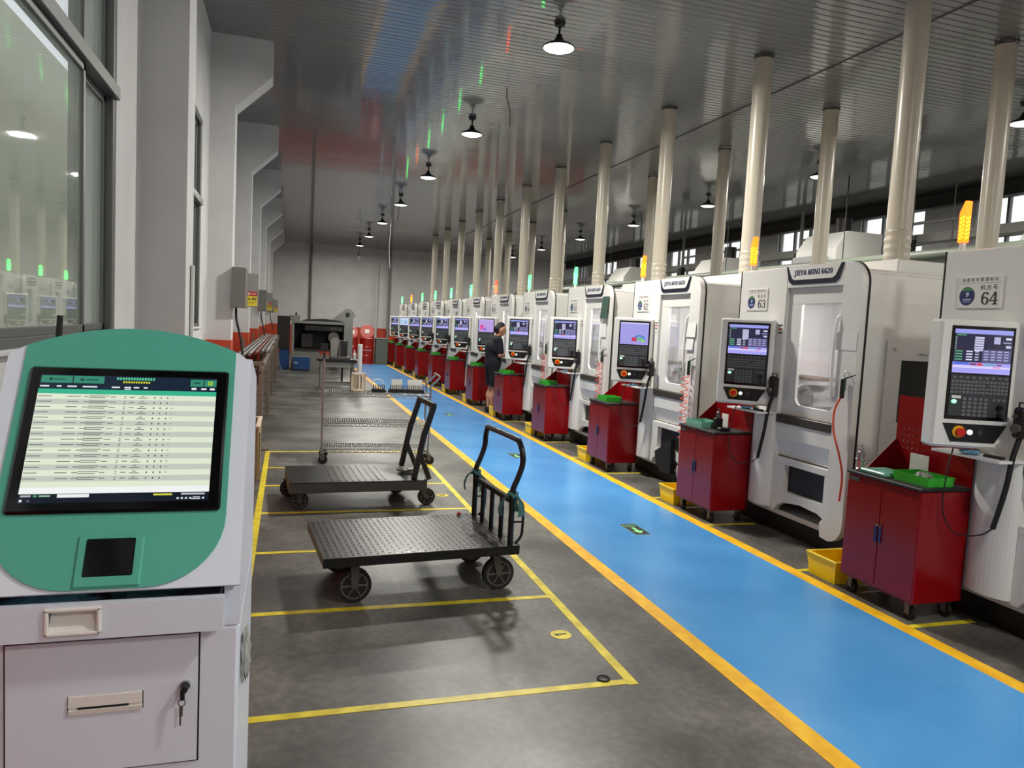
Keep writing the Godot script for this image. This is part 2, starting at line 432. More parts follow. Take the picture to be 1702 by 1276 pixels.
	im = Image.create(200, 160, false, Image.FORMAT_RGB8)
	im.fill(Color(0.16, 0.15, 0.26))
	im.fill_rect(Rect2i(0, 0, 200, 16), Color(0.60, 0.62, 0.92))
	im.fill_rect(Rect2i(6, 18, 34, 6), Color(0.30, 0.55, 0.40))
	for k in 6: im.fill_rect(Rect2i(3, 28 + k * 8, 5, 5), Color(0.55, 0.65, 0.62))
	for k in 6:
		im.fill_rect(Rect2i(70, 26 + k * 9, 32, 7), Color(0.80, 0.80, 0.92))
	im.fill_rect(Rect2i(136, 24, 22, 26), Color(0.70, 0.70, 0.85)); im.fill_rect(Rect2i(176, 26, 20, 8), white)
	im.fill_rect(Rect2i(168, 42, 28, 5), Color(0.6, 0.62, 0.8)); im.fill_rect(Rect2i(178, 54, 18, 10), Color(0.75, 0.75, 0.88))
	im.fill_rect(Rect2i(100, 72, 98, 46), Color(0.36, 0.35, 0.52))
	for k in 4:
		im.fill_rect(Rect2i(5, 78 + k * 10, 26, 5), Color(0.35, 0.65, 0.50))
		im.fill_rect(Rect2i(44, 78 + k * 10, 22, 5), white); im.fill_rect(Rect2i(74, 78 + k * 10, 14, 5), Color(0.7, 0.72, 0.85))
		for q in 4: im.fill_rect(Rect2i(106 + q * 23, 76 + k * 10, 15, 4), Color(0.70, 0.70, 0.86))
	im.fill_rect(Rect2i(0, 120, 200, 40), Color(0.66, 0.64, 0.96))
	im.fill_rect(Rect2i(2, 121, 56, 8), Color(0.28, 0.42, 0.86)); im.fill_rect(Rect2i(60, 123, 22, 7), Color(0.5, 0.2, 0.35)); im.fill_rect(Rect2i(84, 122, 20, 9), Color(0.85, 0.25, 0.35)); im.fill_rect(Rect2i(106, 123, 40, 7), Color(0.45, 0.65, 0.8)); im.fill_rect(Rect2i(152, 124, 18, 5), Color(0.5, 0.25, 0.45))
	im.fill_rect(Rect2i(0, 133, 200, 8), Color(0.86, 0.82, 0.98)); im.fill_rect(Rect2i(140, 133, 26, 6), Color(0.90, 0.62, 0.80))
	picture("screen_data", im, 0.15, 1.0)
	im = Image.create(200, 160, false, Image.FORMAT_RGB8)
	im.fill(Color(0.64, 0.62, 0.90))
	im.fill_rect(Rect2i(0, 0, 200, 10), Color(0.80, 0.80, 0.96))
	for k in 90:
		var a := PI * k / 90.0
		seg(im, Vector2(138 + cos(a) * 34, 128 - sin(a) * 30), Vector2(138 + cos(a) * 40, 128 - sin(a) * 36), 4, Color(0.25, 0.50, 0.80))
		seg(im, Vector2(138 + cos(a) * 14, 134 - sin(a) * 14), Vector2(138 + cos(a) * 24, 134 - sin(a) * 24), 4, Color(0.35, 0.75, 0.45))
	im.fill_rect(Rect2i(84, 108, 34, 28), Color(0.80, 0.22, 0.36)); im.fill_rect(Rect2i(150, 120, 26, 18), Color(0.55, 0.85, 0.4))
	picture("screen_shape", im, 0.15, 1.0)
	im = Image.create(200, 160, false, Image.FORMAT_RGB8)
	im.fill(Color(0.72, 0.62, 0.88))
	im.fill_rect(Rect2i(0, 0, 200, 8), Color(0.84, 0.80, 0.96))
	im.fill_rect(Rect2i(20, 70, 44, 60), Color(0.90, 0.30, 0.60)); im.fill_rect(Rect2i(64, 96, 50, 8), Color(0.85, 0.4, 0.7)); im.fill_rect(Rect2i(64, 116, 40, 20), Color(0.45, 0.4, 0.85)); im.fill_rect(Rect2i(110, 110, 60, 4), Color(0.9, 0.5, 0.8))
	picture("screen_pink", im, 0.15, 1.0)
	im = Image.create(200, 160, false, Image.FORMAT_RGB8)
	im.fill(Color(0.80, 0.83, 0.95))
	for k in 5: im.fill_rect(Rect2i(10, 50 + k * 16, 80, 10), Color(0.55, 0.78, 0.86))
	im.fill_rect(Rect2i(110, 60, 50, 70), Color(0.45, 0.70, 0.86))
	picture("screen_pale", im, 0.15, 1.0)
	# number plate
	im = Image.create(320, 220, false, Image.FORMAT_RGB8)
	im.fill(Color(0.85, 0.84, 0.82))
	im.fill_rect(Rect2i(0, 47, 320, 3), Color(0.55, 0.55, 0.54))
	var row := ["she", "bei", "zhuang", "tai2", "guan", "li", "biao", "shi"]
	for i in 8: glyph(im, row[i], Vector2(28 + i * 34, 12), 24, 2.6, Color(0.28, 0.28, 0.28))
	var sm := ["ji", "tai", "hao"]
	for i in 3: glyph(im, sm[i], Vector2(170 + i * 44, 62), 34, 4.0, Color(0.25, 0.25, 0.26))
	for y in range(54, 206):
		var q := (y - 136.0) / 66.0
		var hw := 58.0 * sqrt(maxf(0.0, 1.0 - q * q))
		if y < 78: hw = minf(hw, (y - 54) * 1.8)
		im.fill_rect(Rect2i(int(74 - hw), y, int(hw * 2), 1), Color(0.28, 0.50, 0.32) if y < 100 and hw > 6 and y > 66 else Color(0.12, 0.16, 0.36))
	im.fill_rect(Rect2i(62, 112, 24, 8), Color(0.72, 0.82, 0.88)); im.fill_rect(Rect2i(68, 112, 9, 32), Color(0.72, 0.82, 0.88)); im.fill_rect(Rect2i(80, 118, 7, 14), Color(0.72, 0.82, 0.88))
	im.fill_rect(Rect2i(42, 156, 64, 10), Color(0.62, 0.68, 0.80)); im.fill_rect(Rect2i(46, 172, 56, 8), Color(0.50, 0.56, 0.72))
	picture("plate_print", im, 0.4)
	# exit sign on the floor
	im = Image.create(120, 270, false, Image.FORMAT_RGB8)
	im.fill(Color(0.06, 0.17, 0.13))
	var ex := ["an", "quan", "chu", "kou"]
	for i in 4: glyph(im, ex[i], Vector2(10 + i * 26, 26), 21, 3.0, Color(0.62, 0.85, 0.62))
	for i in 4: im.fill_rect(Rect2i(22 + i * 20, 58, 14, 14), Color(0.55, 0.78, 0.56))
	for y in range(96, 180): im.fill_rect(Rect2i(48, y, 24, 1), Color(0.60, 0.95, 0.62))
	for y in range(180, 236):
		var hw := (236 - y) * 0.75
		im.fill_rect(Rect2i(int(60 - hw), y, int(hw * 2), 1), Color(0.60, 0.95, 0.62))
	picture("exit_print", im, 0.45)
	# warning label
	im = Image.create(96, 150, false, Image.FORMAT_RGB8)
	im.fill(Color(0.86, 0.77, 0.14))
	im.fill_rect(Rect2i(0, 0, 96, 48), Color(0.62, 0.13, 0.08)); im.fill_rect(Rect2i(12, 10, 12, 28), Color(0.9, 0.88, 0.85))
	for k in 4: im.fill_rect(Rect2i(34 + k * 14, 16, 10, 16), Color(0.85, 0.6, 0.55))
	for k in 26: im.fill_rect(Rect2i(22 - k / 2, 62 + k, k + 1, 1), Color(0.15, 0.13, 0.05))
	for k in 3: im.fill_rect(Rect2i(46 + k * 15, 60, 11, 30), Color(0.25, 0.22, 0.06))
	im.fill_rect(Rect2i(8, 104, 80, 8), Color(0.45, 0.4, 0.08)); im.fill_rect(Rect2i(8, 122, 70, 6), Color(0.45, 0.4, 0.08))
	picture("warning_print", im, 0.5)

func _ready():
	# ---------------- camera, sky, exposure ----------------
	var cam := Camera3D.new()
	cam.name = "camera"
	cam.transform = Transform3D(Basis(Vector3(0.955535, 0.051375, 0.290369), Vector3(-0.026345, 0.995641, -0.089465), Vector3(-0.293699, 0.077837, 0.952723)).orthonormalized(), Vector3(0, 1.6, 0))
	cam.fov = 55.447; cam.near = 0.05; cam.far = 200.0
	add_child(cam); cam.current = true
	var env := Environment.new()
	env.tonemap_mode = Environment.TONE_MAPPER_LINEAR
	env.tonemap_exposure = 1.0
	env.sdfgi_enabled = true; env.ssao_enabled = true; env.ssil_enabled = true
	var sm := ProceduralSkyMaterial.new()
	sm.sky_top_color = Color(0.80, 0.83, 0.86); sm.sky_horizon_color = Color(0.86, 0.86, 0.84)
	sm.ground_bottom_color = Color(0.5, 0.5, 0.47); sm.ground_horizon_color = Color(0.7, 0.7, 0.67)
	sm.sky_energy_multiplier = 1.4; sm.ground_energy_multiplier = 1.4
	var sky := Sky.new(); sky.sky_material = sm
	env.background_mode = Environment.BG_SKY; env.sky = sky
	var we := WorldEnvironment.new(); we.name = "environment"; we.environment = env
	add_child(we)

	materials()
	screens()
	lamps()
	shell()
	floor_marks()
	machine_row()
	exhaust_pipes()
	kiosk()
	trolleys()
	wire_rack()
	left_side()
	far_end()
	back_hall()
	cabinet_items()
	worker()

# ---------------- lamps ----------------
const LAMP_ENERGY := 11.0
func lamps():
	var house := B.new().lathe(Vector3.ZERO, [[0.165, 0.0], [0.17, 0.012], [0.15, 0.03], [0.10, 0.055], [0.06, 0.075], [0.035, 0.11], [0.03, 0.14], [0.0, 0.14]], 20).mesh()
	var lens := B.new().lathe(Vector3.ZERO, [[0.0, -0.022], [0.07, -0.02], [0.12, -0.012], [0.158, 0.003], [0.158, 0.006], [0.0, 0.006]], 20).mesh()
	var stem := B.new().cyl(Vector3(0, 0.13, 0), Vector3(0, CEIL - LAMP_Y - 0.01, 0), 0.012, -1, 8).mesh()
	var rose := B.new().lathe(Vector3(0, CEIL - LAMP_Y - 0.03, 0), [[0.0, -0.02], [0.05, -0.015], [0.06, 0.03], [0.0, 0.03]], 14).mesh()
	var rows := [[2.6, [3.4, -0.1, -7.4, -11.2, -14.9, -18.7, -22.5, -26.4, -29.9], "round white high bay lamp hanging over the blue walkway", "lamps over the walkway"],
		[8.85, [3.5, 0.2, -3.5, -7.25, -11.0, -14.6, -18.3, -22.1, -25.9, -29.6], "round white high bay lamp hanging behind the row of machines", "lamps behind the machines"]]
	for r in rows:
		for z in r[1]:
			var t := thing("high_bay_lamp", r[2], "lamp", Vector3(r[0], LAMP_Y, z), r[3])
			part("housing", house, M.lamp_housing, t)
			part("lens", lens, M.lamp_lens_bright if z == -7.4 else M.lamp_lens, t)
			part("stem", stem, M.lamp_housing, t)
			part("ceiling_rose", rose, M.lamp_housing, t)
			var l := AreaLight3D.new()
			l.name = "lamp_light"
			l.area_size = Vector2(0.3, 0.3); l.light_energy = LAMP_ENERGY * (2.4 if z == -7.4 else 1.0); l.light_color = Color(1.0, 0.985, 0.95)
			l.position = Vector3(0, -0.03, 0); l.rotation.x = -PI / 2
			l.area_range = 60.0; l.shadow_enabled = true
			t.add_child(l)

# ---------------- room ----------------
func shell():
	structure("floor", B.new().span(Vector3(-3.4, -0.2, 4.2), Vector3(13.8, 0, -33.8)).mesh(), M.concrete)
	var ce := structure("ceiling", B.new().span(Vector3(-1.1, CEIL + 0.02, 4.2), Vector3(13.8, CEIL + 0.3, -33.8)).mesh(), M.slab)
	var b := B.new()
	var pan := [[0.0, 0.008, 0.0], [0.011, 0.0, 0.014], [0.03, -0.0002, 0.007], [0.05, -0.0003, 0.0], [0.07, -0.0002, -0.007], [0.089, 0.0, -0.014], [0.1, 0.008, 0.0]]
	var rng := RandomNumberGenerator.new(); rng.seed = 2
	for i in 374:                                   # flat pans, slightly cambered, with a narrow groove every 100 mm
		var zs := 4.0 - 0.1 * i
		var lean := rng.randf_range(-0.006, 0.006)
		for j in pan.size() - 1:
			var p: Array = pan[j]; var q: Array = pan[j + 1]
			var pa := Vector3(0, CEIL + 0.001 + p[1], zs - p[0]); var pb := Vector3(0, CEIL + 0.001 + q[1], zs - q[0])
			var na := Vector3(0, -1, p[2] + lean).normalized(); var nb := Vector3(0, -1, q[2] + lean).normalized()
			if j == 0 or j == pan.size() - 2:
				na = Vector3(0, -(pa.z - pb.z), pa.y - pb.y).normalized(); nb = na
			var xl := Vector3(-0.93, 0, 0); var xr := Vector3(13.4, 0, 0)
			b.tri(pa + xl, pa + xr, pb + xr, na, na, nb)
			b.tri(pa + xl, pb + xr, pb + xl, na, nb, nb)
	part("corrugated_sheet", b.mesh(), M.ceiling_sheet, ce)
	structure("wall_far", B.new().span(Vector3(-1.2, 0, -33.4), Vector3(13.8, CEIL + 0.02, -33.7)).mesh(), M.plaster)
	structure("wall_back", B.new().span(Vector3(-1.2, 0, 3.9), Vector3(13.8, CEIL + 0.02, 4.2)).mesh(), M.plaster)
	structure("baseboard_far", B.new().span(Vector3(-0.93, 0, -33.38), Vector3(13.4, 1.22, -33.4)).mesh(), M.orange_band)
	# left wall with window openings and pilasters that carry haunches
	var wl := structure("wall_left")
	var bb := structure("baseboard_left")
	var sill := 1.42; var head := 3.6
	var edge := 3.9
	var wn := 1
	for k in range(-2, 7):
		var zp := -5.27 - 4.0 * k          # near face of the pilaster
		if zp < 3.9:
			var prof := PackedVector2Array([Vector2(-0.93, 0), Vector2(-0.66, 0), Vector2(-0.66, 3.97), Vector2(-0.26, 4.36), Vector2(-0.26, CEIL + 0.015), Vector2(-0.93, CEIL + 0.015)])
			part("pilaster", B.new().prism(prof, Vector3(0, 0, zp), Vector3.RIGHT, Vector3.UP, Vector3(0, 0, -0.35)).mesh(), M.plaster, wl)
			var pb := B.new()
			pb.span(Vector3(-0.93, 0, zp + 0.004), Vector3(-0.656, 1.27, zp)); pb.span(Vector3(-0.66, 0, zp), Vector3(-0.656, 1.27, zp - 0.35))
			part("pilaster_band", pb.mesh(), M.orange_band, bb)
		var wz0 := zp - 0.35 - 0.55; var wz1 := zp - 4.0 + 0.72
		if k == -1: wz0 = -2.5
		if k == 6: continue
		if wz0 > 3.5: wz0 = 3.5
		part("wall_pier", B.new().span(Vector3(-1.13, 0, edge), Vector3(-0.93, CEIL + 0.02, wz0)).mesh(), M.plaster, wl)
		part("wall_below_window", B.new().span(Vector3(-1.13, 0, wz0), Vector3(-0.93, sill, wz1)).mesh(), M.plaster, wl)
		part("wall_above_window", B.new().span(Vector3(-1.13, head, wz0), Vector3(-0.93, CEIL + 0.02, wz1)).mesh(), M.plaster, wl)
		window(wn, wz0, wz1, sill, head)
		wn += 1
		edge = wz1
	part("wall_pier", B.new().span(Vector3(-1.13, 0, edge), Vector3(-0.93, CEIL + 0.02, -33.4)).mesh(), M.plaster, wl)
	part("wall_band", B.new().span(Vector3(-0.93, 0, 3.9), Vector3(-0.926, 1.27, -33.38)).mesh(), M.orange_band, bb)
	structure("wall_outside", B.new().span(Vector3(-3.4, 0, 4.0), Vector3(-3.2, 5.0, -34)).mesh(), M.outside_wall)
	# right wall of the back hall with a high window strip
	var wr := structure("wall_right")
	part("wall_below_window", B.new().span(Vector3(13.4, 0, 4.2), Vector3(13.6, 3.1, -33.4)).mesh(), M.plaster, wr)
	part("wall_above_window", B.new().span(Vector3(13.4, 4.7, 4.2), Vector3(13.6, CEIL + 0.02, -33.4)).mesh(), M.plaster, wr)
	var z := 4.2
	while z > -33.4:
		part("wall_pier", B.new().span(Vector3(13.4, 3.1, z), Vector3(13.6, 4.7, z - 1.3)).mesh(), M.plaster, wr)
		var w := structure("window_%d" % wn); wn += 1
		var f := B.new()
		var za := z - 1.3; var zb := maxf(z - 3.2, -33.4)
		if za > zb:
			f.span(Vector3(13.46, 3.1, za), Vector3(13.54, 3.15, zb)); f.span(Vector3(13.46, 4.65, za), Vector3(13.54, 4.7, zb)); f.span(Vector3(13.46, 3.88, za), Vector3(13.54, 3.93, zb))
			for q in 4: f.span(Vector3(13.46, 3.1, lerpf(za, zb, q / 3.0) + 0.025), Vector3(13.54, 4.7, lerpf(za, zb, q / 3.0) - 0.025))
			part("frame", f.mesh(), M.window_frame, w)
			for q in 3: part("pane", B.new().span(Vector3(13.498, 3.15, lerpf(za, zb, q / 3.0) - 0.03), Vector3(13.502, 4.65, lerpf(za, zb, (q + 1) / 3.0) + 0.03)).mesh(), M.clear_pane, w)
		z -= 3.2

func window(n: int, z0: float, z1: float, y0: float, y1: float):
	var w := structure("window_%d" % n)
	var f := B.new()
	var xa := -1.01; var xb := -0.935
	var ty := 2.75
	for zz in [z0 - 0.025, z1 + 0.025]: f.box(Vector3((xa + xb) / 2, (y0 + y1) / 2, zz), Vector3(xb - xa, y1 - y0, 0.05), 0.004)
	for yy in [y0 + 0.025, y1 - 0.025]: f.box(Vector3((xa + xb) / 2, yy, (z0 + z1) / 2), Vector3(xb - xa, 0.05, z0 - z1), 0.004)
	f.box(Vector3((xa + xb) / 2 + 0.01, ty, (z0 + z1) / 2), Vector3(xb - xa + 0.03, 0.07, z0 - z1), 0.004)
	part("frame", f.mesh(), M.window_frame, w)
	var zm := z1 + (z0 - z1) * 0.30
	# two lower sashes on separate tracks, two upper lights
	for s in [[z0 - 0.05, zm - 0.02, -0.952, y0 + 0.05, ty - 0.035], [zm + 0.02, z1 + 0.05, -0.987, y0 + 0.05, ty - 0.035], [z0 - 0.05, zm - 0.02, -0.952, ty + 0.035, y1 - 0.05], [zm + 0.02, z1 + 0.05, -0.987, ty + 0.035, y1 - 0.05]]:
		var g := B.new()
		for zz in [s[0] - 0.018, s[1] + 0.018]: g.box(Vector3(s[2], (s[3] + s[4]) / 2, zz), Vector3(0.03, s[4] - s[3], 0.036), 0.003)
		for yy in [s[3] + 0.018, s[4] - 0.018]: g.box(Vector3(s[2], yy, (s[0] + s[1]) / 2), Vector3(0.03, 0.036, s[0] - s[1]), 0.003)
		var sash := part("sash", g.mesh(), M.window_frame, w)
		part("pane", B.new().span(Vector3(s[2] - 0.003, s[3] + 0.03, s[0] - 0.03), Vector3(s[2] + 0.003, s[4] - 0.03, s[1] + 0.03)).mesh(), M.pane, sash)
	part("sill_board", B.new().box(Vector3(-0.914, y0 + 0.004, (z0 + z1) / 2), Vector3(0.032, 0.02, z0 - z1 - 0.002), 0.004).mesh(), M.plaster, w)

# ---------------- floor markings ----------------
func strip(x0: float, z0: float, x1: float, z1: float, h := 0.002) -> ArrayMesh:
	return B.new().box(Vector3(0, h / 2, 0), Vector3(absf(x1 - x0), h, absf(z1 - z0))).mesh()

func floor_marks():
	solo("walkway_paint", strip(2.12, 3.8, 3.36, -26.5), M.blue_paint, "glossy blue painted walkway along the row of machines", "walkway", Vector3(2.74, 0, -11.35))
	for s in [[2.02, 2.12, "yellow painted stripe between the blue walkway and the trolley bays"], [3.36, 3.46, "yellow painted stripe between the blue walkway and the machines"]]:
		solo("yellow_stripe", strip(s[0], 3.8, s[1], -26.5), M.yellow_paint, s[2], "floor line", Vector3((s[0] + s[1]) / 2, 0, -11.35))
	solo("floor_tape", strip(-0.225, -2.9, -0.175, -8.93), M.yellow_tape, "long yellow floor tape closing the trolley bays beside the wooden box", "floor tape", Vector3(-0.2, 0, -5.915))
	solo("floor_tape", strip(1.525, -2.9, 1.575, -8.93), M.yellow_tape, "long yellow floor tape closing the trolley bays toward the blue walkway", "floor tape", Vector3(1.55, 0, -5.915))
	var where := ["empty first bay on the kiosk side", "bay between the number one disc and the deck trolley", "deck trolley with the railed handle, crossing under it", "bay between the two deck trolleys", "deck trolley with the bent handle, crossing under it", "wire rack, on its near side", "far end of the trolley bays under the wire rack"]
	var zs := [-2.93, -4.0, -5.06, -6.1, -7.1, -7.95, -8.9]
	var lab := ["yellow floor tape across the open end of the empty bay", "yellow floor tape between the empty bay and the railed trolley", "yellow floor tape under the railed deck trolley", "yellow floor tape between the two deck trolleys", "yellow floor tape behind the bent handle trolley", "yellow floor tape just in front of the wire rack", "yellow floor tape under the wire rack"]
	for i in zs.size():
		solo("floor_tape", strip(-0.175, zs[i] + 0.022, 1.525, zs[i] - 0.022), M.yellow_tape, lab[i], "floor tape", Vector3(0.675, 0, zs[i]))
	for k in 12:
		var zl := FIRST - PITCH * k
		var g := "short tape marks at the machines"
		solo("floor_tape", strip(3.46, 0.02, 3.93, -0.02), M.yellow_tape, "short yellow floor tape at the foot of a red tool cabinet", "floor tape", Vector3(3.695, 0, zl + 0.385), g)
		solo("floor_tape", strip(3.46, 0.02, 3.62, -0.02), M.yellow_tape, "stub of yellow floor tape beside a yellow crate", "floor tape", Vector3(3.54, 0, zl - 0.59), "tape stubs at the crates")
	var zd := [-3.47, -4.53, -5.58, -6.6]
	var dn := ["in the empty bay", "beside the wheel of the railed trolley", "behind the railed trolley", "beside the wheel of the bent handle trolley"]
	for i in 4:
		var t := thing("number_disc", "round yellow floor sticker with black number %s" % dn[i], "sticker", Vector3(1.41, 0, zd[i]))
		part("disc", B.new().lathe(Vector3.ZERO, [[0.0, 0.0], [0.056, 0.0], [0.056, 0.002], [0.0, 0.002]], 24).mesh(), M.yellow_tape, t)
		var tx := part("number", text(str(i + 1), 0.07), M.ink, t)
		tx.rotation = Vector3(-PI / 2, PI / 2, 0); tx.position = Vector3(0, 0.0025, 0)
	for z in [-5.3, -8.6, -12.6, -17.0]:
		var q := B.new()
		q.quad(Vector3(-0.068, 0.004, 0.155), Vector3(0.068, 0.004, 0.155), Vector3(0.068, 0.004, -0.155), Vector3(-0.068, 0.004, -0.155), Vector3.UP)
		var t := thing("exit_sticker", "dark green exit sticker with pale arrow on the blue walkway", "sticker", Vector3(2.75, 0, z), "exit stickers on the walkway")
		part("sheet", B.new().box(Vector3(0, 0.003, 0), Vector3(0.14, 0.0014, 0.314)).mesh(), M.paper, t)
		part("print", q.mesh(), M.exit_print, t)
	var ring := []
	for i in 17: ring.append(Vector3(cos(TAU * i / 16) * 0.028, 0.006, sin(TAU * i / 16) * 0.028))
	solo("rubber_ring", B.new().tube(ring, 0.004, 6).mesh(), M.rubber, "small black rubber ring lying beside the yellow tape corner", "ring", Vector3(1.43, 0, -2.97))

# ---------------- machines ----------------
const WHO := ["machine sixty-four", "machine sixty-three", "machine sixty-two", "machine sixty-one", "the fifth machine counting from sixty-four", "the sixth machine counting from sixty-four", "the seventh machine counting from sixty-four", "the eighth machine counting from sixty-four", "the ninth machine counting from sixty-four", "the tenth machine counting from sixty-four", "the eleventh machine counting from sixty-four", "the last machine before the far wall"]
const KIND := ["marked sixty-four", "marked sixty-three", "marked sixty-two", "marked sixty-one", "fifth counting from sixty-four", "sixth counting from sixty-four", "seventh counting from sixty-four", "eighth counting from sixty-four", "ninth counting from sixty-four", "tenth counting from sixty-four", "eleventh counting from sixty-four", "last before the far wall"]
const TOWER := ["yellow", "yellow", "yellow", "green", "green", "red", "green", "green", "green", "green", "yellow", "green"]

func machine_proto() -> Node3D:
	var t := Node3D.new()
	var Z := Vector3(0, 0, 1); var Y := Vector3.UP; var X := Vector3.RIGHT
	var W := M.machine_white as Material
	# front shell, open for the door and the chip window
	var f := B.new()
	f.span(Vector3(0, 0.2, 0), Vector3(0.05, 2.2, 0.64), 0.006)
	f.span(Vector3(0, 2.03, 0.64), Vector3(0.05, 2.2, 1.29), 0.004)
	var st := [Vector2(1.28, 2.2), Vector2(1.31, 2.2)]
	st += arc(Vector2(1.31, 2.04), Vector2(0.16, 0.16), PI / 2, 0, 8)
	st += arc(Vector2(1.33, 0.29), Vector2(0.14, 0.16), 0, -PI / 2, 8)
	st += [Vector2(1.25, 0.14), Vector2(1.235, 0.24), Vector2(1.28, 0.30)]
	f.prism(PackedVector2Array(st), Vector3(-0.004, 0, 0), Z, Y, X * 0.054)
	f.prism(PackedVector2Array([Vector2(0, 0.93), Vector2(0, 0.81), Vector2(0.045, 0.66), Vector2(0.055, 0.66), Vector2(0.055, 0.93)]), Vector3(0, 0, 0.64), X, Y, Z * 0.64)
	f.span(Vector3(0, 0.60, 0.64), Vector3(0.05, 0.652, 1.28), 0.003)
	f.span(Vector3(0, 0.38, 0.64), Vector3(0.05, 0.60, 0.78)); f.span(Vector3(0, 0.38, 1.25), Vector3(0.05, 0.60, 1.28))
	f.prism(PackedVector2Array([Vector2(0.64, 0.2), Vector2(0.68, 0.2), Vector2(0.72, 0.25), Vector2(0.80, 0.29), Vector2(1.0, 0.315), Vector2(1.2, 0.30), Vector2(1.28, 0.27), Vector2(1.28, 0.38), Vector2(0.64, 0.38)]), Vector3.ZERO, Z, Y, X * 0.05)
	part("front_shell", f.mesh(), W, t)
	# rounded lower front behind the tool cabinet
	var lo := [Vector2(0.0, 0.36)]
	lo += arc(Vector2(0.0, 0.50), Vector2(-0.07, 0.138), -PI / 2, PI / 2, 16)
	var lob := B.new().prism(PackedVector2Array(lo), Vector3(0, 0.22, 0), X, Z, Y * 0.775)
	part("lower_column", lob.mesh(), W, t)
	part("console_shelf", B.new().span(Vector3(-0.19, 0.995, 0.20), Vector3(-0.035, 1.01, 0.64)).span(Vector3(-0.035, 0.995, 0.36), Vector3(0, 1.01, 0.64)).mesh(), M.white_plastic, t)
	part("sill", B.new().span(Vector3(-0.012, 0.935, 0.64), Vector3(0.06, 1.0, 1.28), 0.005).mesh(), M.sill, t)
	part("chip_window", B.new().span(Vector3(0.052, 0.36, 0.76), Vector3(0.06, 0.62, 1.27)).mesh(), M.black, t)
	# sliding door
	var d := B.new()
	d.span(Vector3(0.03, 1.0, 0.64), Vector3(0.055, 1.09, 1.28), 0.003); d.span(Vector3(0.03, 1.90, 0.64), Vector3(0.055, 2.03, 1.28), 0.003)
	d.span(Vector3(0.03, 1.09, 0.64), Vector3(0.055, 1.90, 0.80)); d.span(Vector3(0.03, 1.09, 1.245), Vector3(0.055, 1.90, 1.28))
	for s in [[0.80, 1], [1.245, -1]]:
		var cor := [Vector2(s[0], 1.09)]
		cor += arc(Vector2(s[0] + s[1] * 0.07, 1.16), Vector2(0.07, 0.07), -PI / 2, -PI / 2 - s[1] * PI / 2, 6)
		d.prism(PackedVector2Array(cor), Vector3(0.03, 0, 0), Z, Y, X * 0.025)
	var door := part("door", d.mesh(), W, t)
	part("door_glass", B.new().span(Vector3(0.04, 1.08, 0.79), Vector3(0.046, 1.91, 1.25)).mesh(), M.clear_pane, door)
	part("door_handle", B.new().tube(smooth_path([Vector3(0.03, 1.18, 1.262), Vector3(-0.012, 1.22, 1.262), Vector3(-0.02, 1.45, 1.255), Vector3(-0.02, 1.62, 1.258), Vector3(-0.012, 1.78, 1.262), Vector3(0.03, 1.82, 1.262)], 4), 0.012, 8).mesh(), M.white_plastic, door)
	# work chamber seen through the glass
	var c := B.new()
	c.span(Vector3(0.95, 0.9, 0.05), Vector3(0.97, 2.1, 1.39)); c.span(Vector3(0.06, 0.9, 0.05), Vector3(0.95, 2.1, 0.07)); c.span(Vector3(0.06, 0.88, 0.05), Vector3(0.97, 0.9, 1.39))
	c.span(Vector3(0.30, 1.35, 0.07), Vector3(0.50, 1.85, 0.16), 0.01); c.span(Vector3(0.56, 1.25, 0.07), Vector3(0.80, 1.95, 0.12), 0.01)
	part("work_chamber", c.mesh(), M.machine_inner, t)
	part("spindle_slide", B.new().span(Vector3(0.34, 1.25, 0.17), Vector3(0.46, 1.70, 0.24), 0.01).mesh(), M.machine_grey, t)
	var ch := B.new().cyl(Vector3(0.30, 1.12, 0.58), Vector3(0.60, 1.12, 0.58), 0.12, -1, 24)
	ch.cyl(Vector3(0.24, 1.12, 0.58), Vector3(0.30, 1.12, 0.58), 0.05, 0.09, 18); ch.span(Vector3(0.3, 0.9, 0.42), Vector3(0.65, 1.0, 0.74), 0.01)
	part("chuck", ch.mesh(), M.steel, t)
	part("tool_table", B.new().span(Vector3(0.25, 1.28, 0.24), Vector3(0.50, 1.31, 0.72), 0.004).mesh(), M.rack_brown, t)
	part("work_lamp", B.new().span(Vector3(0.25, 2.06, 0.7), Vector3(0.32, 2.08, 1.2)).mesh(), M.work_lamp, t)
	# enclosure
	var e := B.new()
	e.span(Vector3(0.05, 0.16, 1.40), Vector3(1.7, 2.12, 1.42), 0.008); e.span(Vector3(0.05, 0.16, 0.01), Vector3(1.7, 2.16, 0.03), 0.004)
	e.span(Vector3(0.05, 2.10, 0.01), Vector3(1.7, 2.15, 1.42), 0.02); e.span(Vector3(1.66, 0.16, 0.02), Vector3(1.7, 2.12, 1.42)); e.span(Vector3(0.06, 0.16, 0.03), Vector3(1.7, 0.2, 1.40))
	part("enclosure", e.mesh(), W, t)
	part("exhaust_box", B.new().span(Vector3(0.75, 2.15, 0.2), Vector3(1.45, 2.30, 1.0), 0.01).mesh(), W, t)
	part("plinth", B.new().span(Vector3(0.12, 0, 0.06), Vector3(1.62, 0.16, 1.36)).mesh(), M.black, t)
	var gp := []
	gp.append(Vector3(0.056, 2.203, 1.26))
	for p in arc(Vector2(1.31, 2.04), Vector2(0.162, 0.162), PI / 2, 0, 8): gp.append(Vector3(0.056, p.y, p.x))
	for p in arc(Vector2(1.33, 0.29), Vector2(0.142, 0.162), 0, -PI / 2, 8): gp.append(Vector3(0.056, p.y, p.x))
	part("gasket", B.new().tube(gp, 0.009, 6).mesh(), M.black, t)
	part("edge_seal", B.new().span(Vector3(0.0, 0.2, -0.009), Vector3(0.06, 2.2, 0.0)).mesh(), M.black, t)
